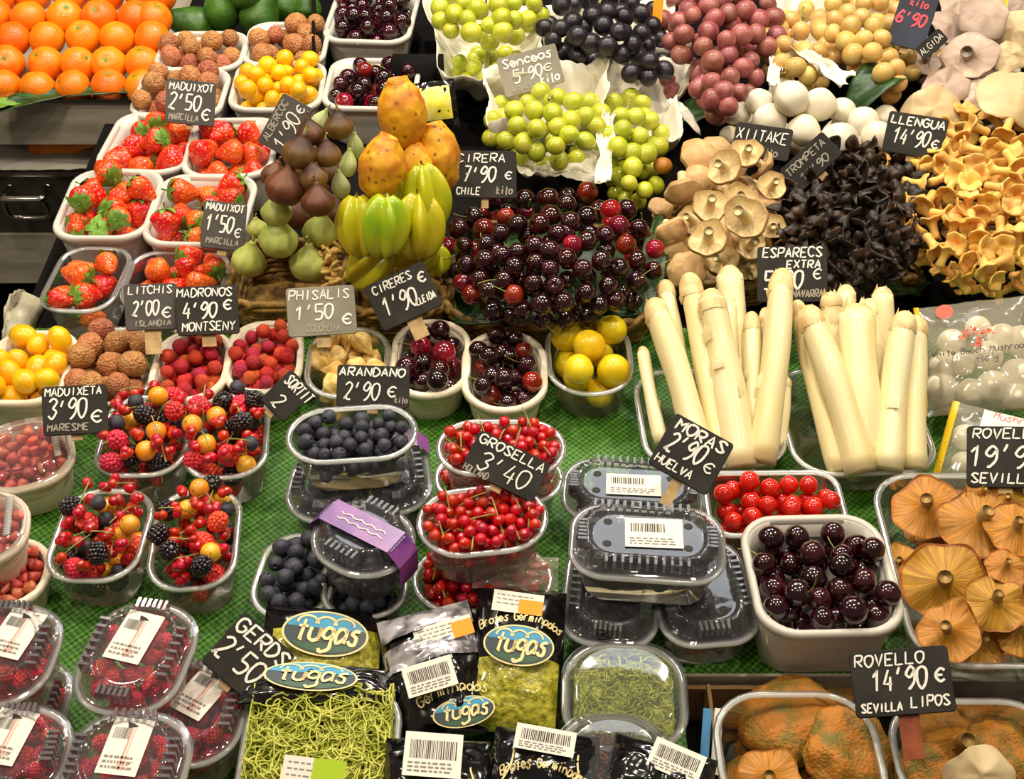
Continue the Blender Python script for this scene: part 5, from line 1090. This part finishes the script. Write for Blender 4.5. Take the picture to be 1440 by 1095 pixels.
for (u, v, r) in ((.2, .42, 22), (.42, .18, 20), (.62, .2, 24), (.17, .25, 25), (.85, .3, 26), (.75, .62, 22), (.3, .62, 20), (.9, .6, 24), (.55, .72, 18), (.8, .12, 22), (.6, .45, 22), (.38, .4, 18)):
    BALL[0].put(bg.X @ TRS(Vector(bg.top(u, v)) * 1.0 + Vector((0, 0, -S(r, 1372, 500, .06) * 1.02)), Euler((R.uniform(-.5, .5), R.uniform(-.5, .5), 0)).to_matrix(), S(r, 1372, 500, .06)), 'white mushroom inside the clear printed bag', 'mushrooms in the printed bag', bare=True)
bg2 = bag('mushroom_bag', 1400, 640, 150, 130, .035, -14, -22, 'clear_film', 'clear bag of white mushrooms behind the 19.90 card', thick=.02, seed=5)
b = MB(); on_bag(bg2, b, .0, .0, .07, 1.0, 0); part('edge_strip', b.mesh('strip', 'bag_yellow'), bg2.o, label='yellow printed edge')
b = MB(); on_bag(bg2, b, .3, .68, .95, .95, 0); part('paper_label', b.mesh('label', 'label_white'), bg2.o); b = MB(); write(b, 'Mushroom', -.1 * bg2.w, .3 * bg2.d, .08 * bg2.d, .45 * bg2.w, .024, .001); part('print', b.mesh('print', 'ink_red', False), bg2.o)
for (u, v, r) in ((.2, .6, 20), (.4, .4, 22), (.25, .3, 18), (.6, .5, 22), (.8, .4, 24), (.5, .2, 20), (.8, .7, 20)):
    BALL[1].put(bg2.X @ TRS(Vector(bg2.top(u, v)) + Vector((0, 0, -S(r, 1400, 640, .04) * 1.02)), (0, 0, 0), S(r, 1400, 640, .04)), 'white mushroom inside the clear bag behind the 19.90 card', 'mushrooms in the second bag', bare=True)
b = MB(); c = P(1372, 470, 0); b.box((0, 0, 0), (.14, .06, .05)); thing('prop_box', b.mesh('box', 'dark'), 'dark box that props up the printed mushroom bag', 'box', None, Matrix.Translation((c.x + .02, c.y + .045, .027)))
# ------------------------------------------------------------------ saffron milk caps
punnet((1292, 934, 1530, 936, 668, .05), 'clear tray of orange milk cap mushrooms beside the big cherry basket', 'clear milk cap trays', 'clear', rc=.04)
punnet((1024, 1150, 1258, 1150, 975, .03, -.048), 'clear tray of milk caps on the lower shelf under the 14.90 card', 'clear milk cap trays', 'clear', rc=.04)
punnet((1282, 1150, 1530, 1150, 985, .03, -.048), 'clear tray of milk caps in the bottom right corner', 'clear milk cap trays', 'clear', rc=.04)
def milk(pr, px, py, r, h, dx, dy, lb, flip=1, g='milk cap mushrooms'):
    d = (Vector((0, 0, CAM_Z)) - P(px, py, h)).normalized(); s = S(r, px, py, h)
    rt = aim((d * .55 + Vector((dx, dy, .75))) * flip) @ Matrix.Rotation(R.uniform(0, 6), 3, 'Z'); pr.put(TRS(P(px, py, h), rt, (s, s, s * .95)), lb, g)
MC = [(1305, 715, 50, .06, -.15, .1, 'large orange milk cap at the rear left corner of its tray', 0), (1375, 738, 56, .075, .0, .1, 'largest orange milk cap, its stub of stem pointing up', 1), (1425, 745, 42, .085, .25, .1, 'orange milk cap at the right picture edge', 0), (1418, 700, 24, .085, 0, -.2, 'small orange milk cap below the 19.90 card', 3), (1380, 692, 22, .085, 0, -.2, 'little crumpled milk cap under the 19.90 card', 2),
      (1328, 820, 60, .065, -.1, -.25, 'wide milk cap with a greenish centre', 0), (1412, 797, 27, .09, .1, .1, 'small round milk cap with a pale rim', 3), (1398, 850, 42, .08, .05, -.1, 'orange milk cap with a ringed stem stub in front of the round one', 1), (1335, 888, 44, .075, -.1, -.1, 'brownish milk cap with a curled rim behind the 14.90 card', 2), (1432, 890, 36, .06, .2, -.1, 'milk cap cut by the right picture edge', 1), (1378, 905, 36, .05, 0, -.2, 'dark orange milk cap low at the front of the tray', 2), (1270, 790, 26, .045, -.3, 0, 'milk cap flank at the left side of the tray', 2), (1440, 830, 34, .06, .2, 0, 'orange milk cap beside the round one at the edge', 0)]
for i, (px, py, r, h, dx, dy, lb, k) in enumerate(MC): milk(ROV[k], px, py, r, h, dx, dy, lb)
for px, py in ((1320, 760), (1380, 800), (1330, 860), (1410, 870), (1420, 780), (1350, 720), (1300, 740), (1390, 900)): milk(ROV[0], px, py, 34, .025, R.uniform(-.3, .3), R.uniform(-.3, .3), 'milk cap deep inside the upper tray', g='lower milk caps')
zl = -.05
MD = [(1120, 1015, 70, .045, 0, 0, 'big greenish milk cap at the back of the lower tray', 0, -1), (1190, 1062, 66, .055, .2, -.1, 'big orange milk cap lying cap up in the lower tray', 1, -1), (1082, 1092, 44, .06, -.1, .1, 'orange milk cap with a hollow stem in the lower tray', 9, 1), (1056, 1050, 24, .03, -.4, 0, 'milk cap stub at the left rim of the lower tray', 1, -1),
      (1345, 1050, 66, .045, .1, .1, 'large milk cap with a thick pale stem pointing up', 8, 1), (1405, 1055, 50, .05, .3, .1, 'orange milk cap at the right of the thick stemmed one', 1, -1), (1300, 1085, 42, .055, -.2, -.1, 'orange milk cap cut by the bottom picture edge', 1, -1), (1378, 1092, 46, .075, 0, -.3, 'pale grey brown mushroom lying on the lower tray', 7, -1), (1440, 1030, 36, .04, .2, 0, 'milk cap in the corner of the lower tray', 1, -1), (1165, 985, 40, .02, 0, .3, 'greenish milk cap behind the big one', 0, -1)]
for px, py, r, h, dx, dy, lb, k, fl in MD:
    pr = ROV[1] if k == 9 else ROV[2] if k == 8 else OYS[2] if k == 7 else ROV2[k]
    milk(pr, px, py, r, h + zl, dx, dy, lb, fl, 'milk caps on the lower shelf')
for px, py in ((1100, 1060), (1160, 1090), (1330, 1090), (1400, 1095), (1200, 1095), (1060, 1095)): milk(ROV2[0], px, py, 40, zl + .02, 0, 0, 'milk cap deep inside the lower trays', -1, 'lower shelf milk caps deep down')
# ------------------------------------------------------------------ cardboard box and blades between the shelf and the cress
o = thing('cardboard_tray', None, 'brown cardboard tray behind the lower milk caps', 'box', None, Matrix.Translation(P(1000, 960, -.05) + Vector((0, 0, .001))))
c0 = P(1000, 960, -.05); yb = EDGE_Y - .008
part('back_wall', boxme('w', (P(962, 960, -.02).x - c0.x, yb - .004 - c0.y, .0), (P(1150, 960, -.02).x - c0.x, yb - c0.y, .045), 'cardboard'), o)
part('side_wall', boxme('w', (P(997, 1000, -.02).x - c0.x - .003, .45 - c0.y, .0), (P(997, 1000, -.02).x - c0.x, yb - .004 - c0.y, .052), 'cardboard'), o)
for px, mt, lb in ((992, 'card_blue', 'blue plastic knife blade standing beside the cress tub'), (1008, 'label_white', 'white plastic knife blade beside the blue one')):
    X = card_X(px, 1042, .015, -4, -10); s = S(1, px, 1042, .015); b = MB(); b.box((0, 0, 0), (12 * s, 92 * s, .002)); thing('plastic_strip', b.mesh('strip', mt, False), lb.replace('knife blade', 'strip'), 'strip', None, X)
# ------------------------------------------------------------------ front middle: sprouts in bags and tubs
def tangle(n, box, r, mat, name, lay=.5, seg=7, wig=.4):
    b = MB(); w, d, h = box
    for _ in range(n):
        p = Vector((R.uniform(-w, w) / 2, R.uniform(-d, d) / 2, R.uniform(0, h))); a = R.uniform(0, 6.28); v = Vector((math.cos(a), math.sin(a), R.uniform(-.2, .3))); pts = []
        for k in range(seg):
            pts.append(tuple(p)); v = (v + Vector((R.uniform(-1, 1), R.uniform(-1, 1), R.uniform(-1, 1) * lay)) * 1.5 * wig).normalized(); p = p + v * .0048
            p.x = max(-w / 2, min(w / 2, p.x)); p.y = max(-d / 2, min(d / 2, p.y)); p.z = max(.0, min(h * 1.15, p.z))
        b.tube(cr(pts, 2), r, 4)
    return b.mesh(name, mat)
def bagprint(bg, text, u, v, size, width, z, mat='logo_cream', bend=None, wd=.0011):
    b = MB(); write(b, text, 0, 0, size, width, 0, wd, .12, .02, bend=bend); p = bg.top(u, v); b.v = [(x, y, bg.top(u + x / bg.w, v + y / bg.d)[2] - p[2]) for x, y, _ in b.v]; part('print', b.mesh('print', mat, False), bg.o, Matrix.Translation((p[0], p[1], p[2] + z)), label='cream print')
def baglogo(bg, u, v, a, c, z=.003, rot=0):
    b = MB(); logo(b, Matrix.Identity(4), a, c, 'tugas', (0, 1, 2, 3, 4)); p = bg.top(u, v); part('oval_logo', b.mesh('logo', LOGOM, False), bg.o, Matrix.Translation((p[0], p[1], p[2] + z)) @ Matrix.Rotation(math.radians(rot), 4, 'Z'), label='blue and green oval badge with cream lettering')
def bagsticker(bg, u, v, w, h, rot=0, z=.003, **k):
    b = MB(); sticker(b, Matrix.Identity(4), w, h, **k); p = bg.top(u, v); part('paper_label', b.mesh('label', LABM if not k.get('orange') else ['label_white', 'ink', 'ink_grey', 'sticker_orange'], False), bg.o, Matrix.Translation((p[0], p[1], p[2] + z)) @ Matrix.Rotation(math.radians(rot), 4, 'Z'), label='white printed label')
px = lambda n, x, y, h=.03: S(n, x, y, h)
# bag with the big round badge
b1 = bag('sprout_bag', 455, 925, 172, 150, .035, -4, -22, 'black_film', 'bag of sprouts with a large oval badge in front of the blueberries', thick=.022, seed=11, amp=.003)
b = MB(); on_bag(b1, b, .08, .0, .95, .72, n=16); part('clear_window', b.mesh('window', 'window_film'), b1.o, label='clear window showing yellow green sprouts')
baglogo(b1, .5, .62, px(59, 455, 900), px(33, 455, 900), .004, -4)
# open tray of tangled sprouts with a black edge
t = punnet((322, 1170, 548, 1170, 968, .05), 'black edged tray of tangled yellow green sprouts at the bottom of the picture', 'sprout trays', 'clear', mat='black_film', rc=.03)
s = part('sprouts', tangle(1250, (t.w * .93, t.d * .9, .022), .0007, 'sprout', 'sprouts', seg=9), t.o, Matrix.Translation((0, 0, t.h - .01)), label='tangled yellow green sprouts', kind='stuff')
part('sprout_bed', (lambda m: (m.box((0, 0, 0), (t.w * .92, t.d * .9, .03)), m.mesh('bed', 'sprout_dark'))[1])(MB()), t.o, Matrix.Translation((0, 0, t.h - .024)))
b = MB(); sticker(b, Matrix.Identity(4), px(85, 440, 1085), px(42, 440, 1085), False, orange=(-.02, -.5, .5, .5)); part('paper_label', b.mesh('label', ['label_white', 'ink', 'ink_grey', 'sticker_lime'], False), t.o, t.X.inverted() @ TRS(P(440, 1088, .082)) @ Euler((math.radians(20), 0, math.radians(-8))).to_matrix().to_4x4(), label='white and lime label')
b2 = bag('sprout_bag', 445, 965, 215, 70, .052, -3, -45, 'black_film', 'glossy black film top of the sprout tray with the badge half hidden', thick=.012, seed=12)
baglogo(b2, .46, .42, px(64, 440, 968), px(27, 440, 968), .003, -3)
# crumpled silver and black bag
b3 = bag('sprout_bag', 616, 950, 140, 195, .04, 14, -20, 'black_film', 'crumpled black bag with a silver folded top and two labels', thick=.022, seed=13, amp=.006)
b = MB(); on_bag(b3, b, .02, .80, .98, 1.0, n=14, z=.003); on_bag(b3, b, .0, .56, 1.0, .74, n=14, z=.0015); part('silver_fold', b.mesh('fold', 'silver_film'), b3.o, label='crinkled silver film fold')
bagsticker(b3, .66, .745, px(80, 620, 885), px(28, 620, 885), 2, .006, bars=False, orange=(.15, -.5, .5, .3)); bagsticker(b3, .42, .42, px(70, 610, 970), px(44, 610, 970), 2, .003)
bagprint(b3, 'Germinados', .25, .28, .008, b3.w * .7, .005, bend=(b3.w * .35, 0, .09)); baglogo(b3, .66, .14, px(44, 650, 1018), px(22, 650, 1018), .004, -4)
# bag with sticker, clear header and sprouts
b4 = bag('sprout_bag', 728, 928, 128, 210, .045, -4, -20, 'black_film', 'black bag of sprouts with a white and orange sticker and an oval badge', thick=.024, seed=14, amp=.003)
b = MB(); on_bag(b4, b, .08, .0, .95, .46, n=16); part('clear_window', b.mesh('window', 'window_film'), b4.o, label='clear window showing yellow green sprouts')
bagsticker(b4, .46, .84, px(68, 728, 858), px(30, 728, 858), -4, .004, bars=False, orange=(.02, -.5, .5, .18)); bagprint(b4, 'Brotes Germinados', .06, .70, .0075, b4.w * .9, .005, bend=(b4.w * .44, 0, .085)); baglogo(b4, .5, .52, px(48, 735, 915), px(29, 735, 915), .004, -3)
b4h = bag('film_header', 725, 805, 120, 50, .06, -2, -20, 'clear_film', 'clear crinkled film header standing behind the stickered bag', thick=.006, seed=15, amp=.004)
# cress tub
t = punnet((795, 1050, 965, 1056, 908, .055), 'clear lidded tub of green cress in front of the blackberries', 'clear cress tubs', 'clear', rc=.035); b = MB()
b.grid(30, 30, lambda u, v: ((u - .5) * t.w * .86, (v - .5) * t.d * .86, t.h - .014 + .006 * nz((u * 9, v * 9, 1)) + .003 * nz((u * 25, v * 25, 2)))); part('cress_bed', b.mesh('bed', 'cress'), t.o)
part('cress', tangle(420, (t.w * .84, t.d * .84, .012), .0007, 'cress', 'cress', seg=4), t.o, Matrix.Translation((0, 0, t.h - .014)), label='fine green cress', kind='stuff')
b = MB(); b.loft([rrect(t.w + .008, t.d + .008, .038, t.h + .002, 12), rrect(t.w - .004, t.d - .004, .035, t.h + .003, 12), rrect(t.w - .008, t.d - .008, .034, t.h + .009, 12), rrect(t.w - .02, t.d - .02, .03, t.h + .0105, 12)], cap1=True); part('lid', b.mesh('lid', 'clear_lid'), t.o, label='clear lid')
t = punnet((782, 1150, 945, 1158, 1008, .06, .0015), 'clear lidded tub of reddish sprouts half covered by black bags', 'clear cress tubs', 'clear', rc=.035)
b = MB(); b.grid(20, 20, lambda u, v: ((u - .5) * t.w * .84, (v - .5) * t.d * .84, t.h * .35 + .008 * nz((u * 7, v * 7, 1)))); part('cress_bed', b.mesh('bed', 'sprout_red'), t.o)
part('sprouts', tangle(160, (t.w * .2, t.d * .8, .03), .0009, 'sprout_red', 'sprouts', seg=5), t.o, Matrix.Translation((-t.w * .08, 0, t.h * .4)), label='reddish sprouts', kind='stuff')
b = MB(); b.loft([rrect(t.w + .008, t.d + .008, .038, t.h + .002, 12), rrect(t.w - .004, t.d - .004, .035, t.h + .003, 12), rrect(t.w - .008, t.d - .008, .034, t.h + .009, 12), rrect(t.w - .02, t.d - .02, .03, t.h + .0105, 12)], cap1=True); part('lid', b.mesh('lid', 'clear_lid'), t.o, label='clear lid')
# black bags along the bottom edge
for cx, cy, w_, h_, ro, lb, sx, sy, sw, sh, sr, seed in ((615, 1090, 150, 105, -3, 'black bag with an upright bar code label at the bottom edge', .45, .62, 78, 62, -2, 16), (765, 1085, 150, 120, -6, 'black bag with a slanted bar code label and cream swirls', .48, .76, 82, 36, -4, 17), (925, 1100, 150, 110, -14, 'black bag with a bar code label beside the white plastic strip', .62, .72, 72, 44, -8, 18)):
    bb = bag('sprout_bag', cx, cy, w_, h_, .062, ro, -22, 'black_film', lb, thick=.018, seed=seed, amp=.004); bagsticker(bb, sx, sy, px(sw, cx, cy), px(sh, cx, cy), sr, .004)
    b = MB()
    for k in (-1, 1): ribbon(b, [(k * (bb.w * .48 - bb.w * .18 * math.sin(i * .16)), -bb.d * .45 + bb.d * .055 * i, bb.top(.5, .4)[2] + .003)[:2] for i in range(12)], .0014, bb.top(.5, .4)[2] * .75)
    part('print', b.mesh('print', 'logo_cream', False), bb.o, label='cream swirl lines')
    if seed == 17: bagprint(bb, 'Brotes Germinados', .1, .4, .007, bb.w * .8, .004, bend=(bb.w * .4, 0, .09))
# ------------------------------------------------------------------ price cards: (text, x, base line, capital height, run length) as shares of the card
sign(268, 144, 68, 62, -3, .105, [('MADUIXOT', .06, .24, .17, .9), ("2'50", .06, .68, .36, .66), ('€', .74, .88, .26, .2), ('MARCILLA', .08, .92, .14, .6, 1)], 'dark card reading 2.50 in the litchi basket', 'slate_worn', (0, .008), 6)
sign(401, 176, 78, 48, 62, .1, [("1'90", .1, .86, .46, .66), ('ALBERCOC', .1, .28, .2, .8, 1), ('€', .82, .8, .24, .14)], 'dark card reading 1.90 tilted among the figs and strawberries', 'slate_worn', (0, .008), 8)
sign(746, 99, 86, 56, 15, .09, [('Senceos', .08, .3, .22, .84), ("5'90", .2, .7, .3, .5), ('€', .72, .62, .18, .16), ('kilo', .62, .9, .2, .32), ('ARAGON', .12, .92, .12, .5, 1)], 'card with a painted grey reflection reading Senceos 5.90 kilo between the grapes', 'slate_reflection', (0, .008), 8)
sign(682, 245, 89, 67, 0, .12, [('CIRERA', .06, .24, .17, .78), ("7'90", .16, .66, .32, .52), ('€', .82, .6, .16, .13), ('CHILE', .05, .93, .15, .38), ('kilo', .68, .92, .16, .26, 1)], 'black card reading cirera 7.90 behind the cherry heap', 'slate', (0, .008), 14)
sign(315, 317, 60, 68, -5, .105, [('MADUIXOT', .06, .2, .15, .88), ("1'50", .08, .64, .34, .64), ('€', .76, .72, .18, .16), ('MARCILLA', .12, .9, .13, .76, 1)], 'dark card reading 1.50 in the strawberry basket', 'slate_worn', (0, .01), 8)
sign(213, 431, 73, 66, 3, .1, [('LITCHIS', .08, .22, .17, .84), ("2'00", .14, .68, .32, .5), ('€', .7, .74, .22, .2), ('ISLANDIA', .16, .92, .12, .7, 1)], 'grey card reading litchis 2.00 on a wooden stake', 'slate_worn', (0, .016), 34)
sign(292, 436, 86, 70, 3, .095, [('MADRONOS', .02, .22, .17, .9), ("4'90", .1, .66, .32, .56), ('€', .76, .5, .2, .16), ('MONTSENY', .08, .92, .18, .86)], 'dark card reading madronos 4.90 behind the arbutus berries', 'slate', (0, .014), 16)
sign(452, 437, 96, 70, 4, .1, [('PHISALIS', .04, .26, .19, .9), ("1'50", .12, .66, .3, .56), ('€', .8, .8, .2, .16), ('COLOMBIA', .26, .92, .14, .5, 1)], 'card with a painted grey reflection reading phisalis 1.50 above the husked fruit', 'slate_reflection', (0, .014), 16)
sign(567, 416, 92, 70, 25, .1, [('CIRERES', .1, .25, .17, .66), ("1'90", .14, .76, .38, .56), ('€', .82, .4, .2, .14), ('LLEIDA', .64, .8, .14, .32)], 'black card reading cireres 1.90 slanting above the pale cherry basket', 'slate', (0, .016), 30)
sign(525, 543, 102, 60, -2, .11, [('ARANDANO', .03, .26, .2, .92), ("2'90", .1, .82, .42, .5), ('€', .7, .74, .24, .14), ('kilo', .8, .88, .14, .18, 1)], 'black card reading arandano 2.90 behind the open blueberries', 'slate', (0, .01), 8)
sign(404, 556, 46, 62, -45, .085, [('SORTIT', .12, .34, .26, 1.0), ('2', .3, .9, .35, .3)], 'black card reading sortit lying between the mixed berries and the physalis', 'slate', (0, .008), 8)
sign(106, 576, 88, 70, 3, .09, [('MADUIXETA', .05, .2, .16, .88), ("3'90", .08, .68, .4, .6), ('€', .74, .78, .24, .2), ('MARESME', .06, .92, .14, .64, 1)], 'dark card reading 3.90 above the wild strawberries', 'slate', (0, .01), 8)
sign(712, 655, 112, 62, -26, .135, [('GROSELLA', .05, .28, .22, .92), ("3'40", .16, .86, .46, .7), ('HOLLAND', .02, 1.0, .16, .34, 1)], 'black card reading grosella 3.40 in the red currants', 'slate', (0, .01), 8)
sign(972, 638, 94, 84, -29, .12, [('MORAS', .1, .25, .2, .84), ("2'90", .1, .64, .36, .6), ('€', .76, .66, .18, .18), ('HUELVA', .06, .9, .15, .62)], 'black card reading moras 2.90 on a stake in the blackberries', 'slate', (.02, .010), 40, stmat='stick')
sign(1414, 642, 104, 88, 0, .11, [('ROVELLO', .08, .2, .16, .9), ("19'90", .04, .66, .34, .95), ('SEVILLA', .06, .93, .16, .82)], 'black card reading rovello 19.90 at the right picture edge', 'slate', (0, .012), 8)
sign(1268, 958, 136, 92, 8, .075, [('ROVELLO', .05, .24, .18, .72), ("14'90", .2, .62, .32, .56), ('€', .84, .55, .2, .12), ('SEVILLA', .06, .93, .13, .42), ('LIPOS', .56, .9, .16, .4)], 'black card reading rovello 14.90 on a reddish stake', 'slate', (.02, .016), 60, stmat='stick_red', lean=-8)
sign(350, 925, 96, 92, -42, .075, [('GERDS', .04, .3, .24, .96), ("2'50", .02, .78, .36, .8), ('€', .78, .95, .2, .16)], 'black card reading gerds 2.50 slanting beside the raspberry boxes', 'slate', (0, .01), 8)
sign(1114, 385, 97, 80, 0, .11, [('ESPARECS', .08, .2, .17, .86), ('EXTRA', .42, .4, .14, .5), ("5'90", .1, .76, .32, .56), ('€', .8, .6, .18, .14), ('NAVARRA', .5, .92, .13, .44, 1)], 'black card reading esparecs extra 5.90 behind the asparagus', 'slate', (0, .01), 8)
sign(1072, 199, 80, 46, -10, .105, [('XIITAKE', .04, .5, .34, .9), ('kilo', .5, .92, .22, .3, 1)], 'black card reading xiitake between the white mushrooms and the shiitake', 'slate', (0, .01), 8)
sign(1140, 228, 80, 44, 42, .12, [('TROMPETA', .06, .4, .24, .86), ("14'90", .2, .84, .26, .6, 1)], 'black card slanting steeply behind the black trumpets', 'slate', (0, .01), 8, chalk='chalk_dim')
sign(1287, 190, 82, 58, -12, .115, [('LLENGUA', .06, .28, .2, .92), ("14'90", .14, .76, .38, .62), ('€', .8, .74, .2, .14)], 'black card reading llengua 14.90 behind the chanterelles', 'slate', (0, .01), 8)
sign(1284, 28, 52, 78, -18, .13, [('kilo', .3, .26, .12, .5), ("6'90", .06, .6, .22, .8)], 'blue black card with pink chalk at the upper edge beside the oyster mushrooms', 'slate_blue', (0, .01), 8, chalk='chalk_red')
sign(1310, 62, 42, 22, 40, .12, [('ALGIDA', .05, .7, .4, .9)], 'small black card half under the blue one', 'slate', (0, .008), 8)
for a, c, lb, m in ((1392, -4, 'yellow and red printed card behind the oyster mushrooms', 'card_yellow'), (925, 15, 'bright orange tag beside the black grapes', 'sticker_orange')):
    b = MB(); b.box((0, 0, 0), (S(50 if a > 1000 else 14, a, c, .1), S(34, a, c, .1), .002)); o = thing('printed_card', b.mesh('card', m, False), lb, 'card', None, card_X(a, c, .10, -5))
    if a > 1000: q = MB(); write(q, 'ROVE', -.02, -.008, .014, .042, .0012, .003); part('print', q.mesh('print', 'ink_red', False), o)
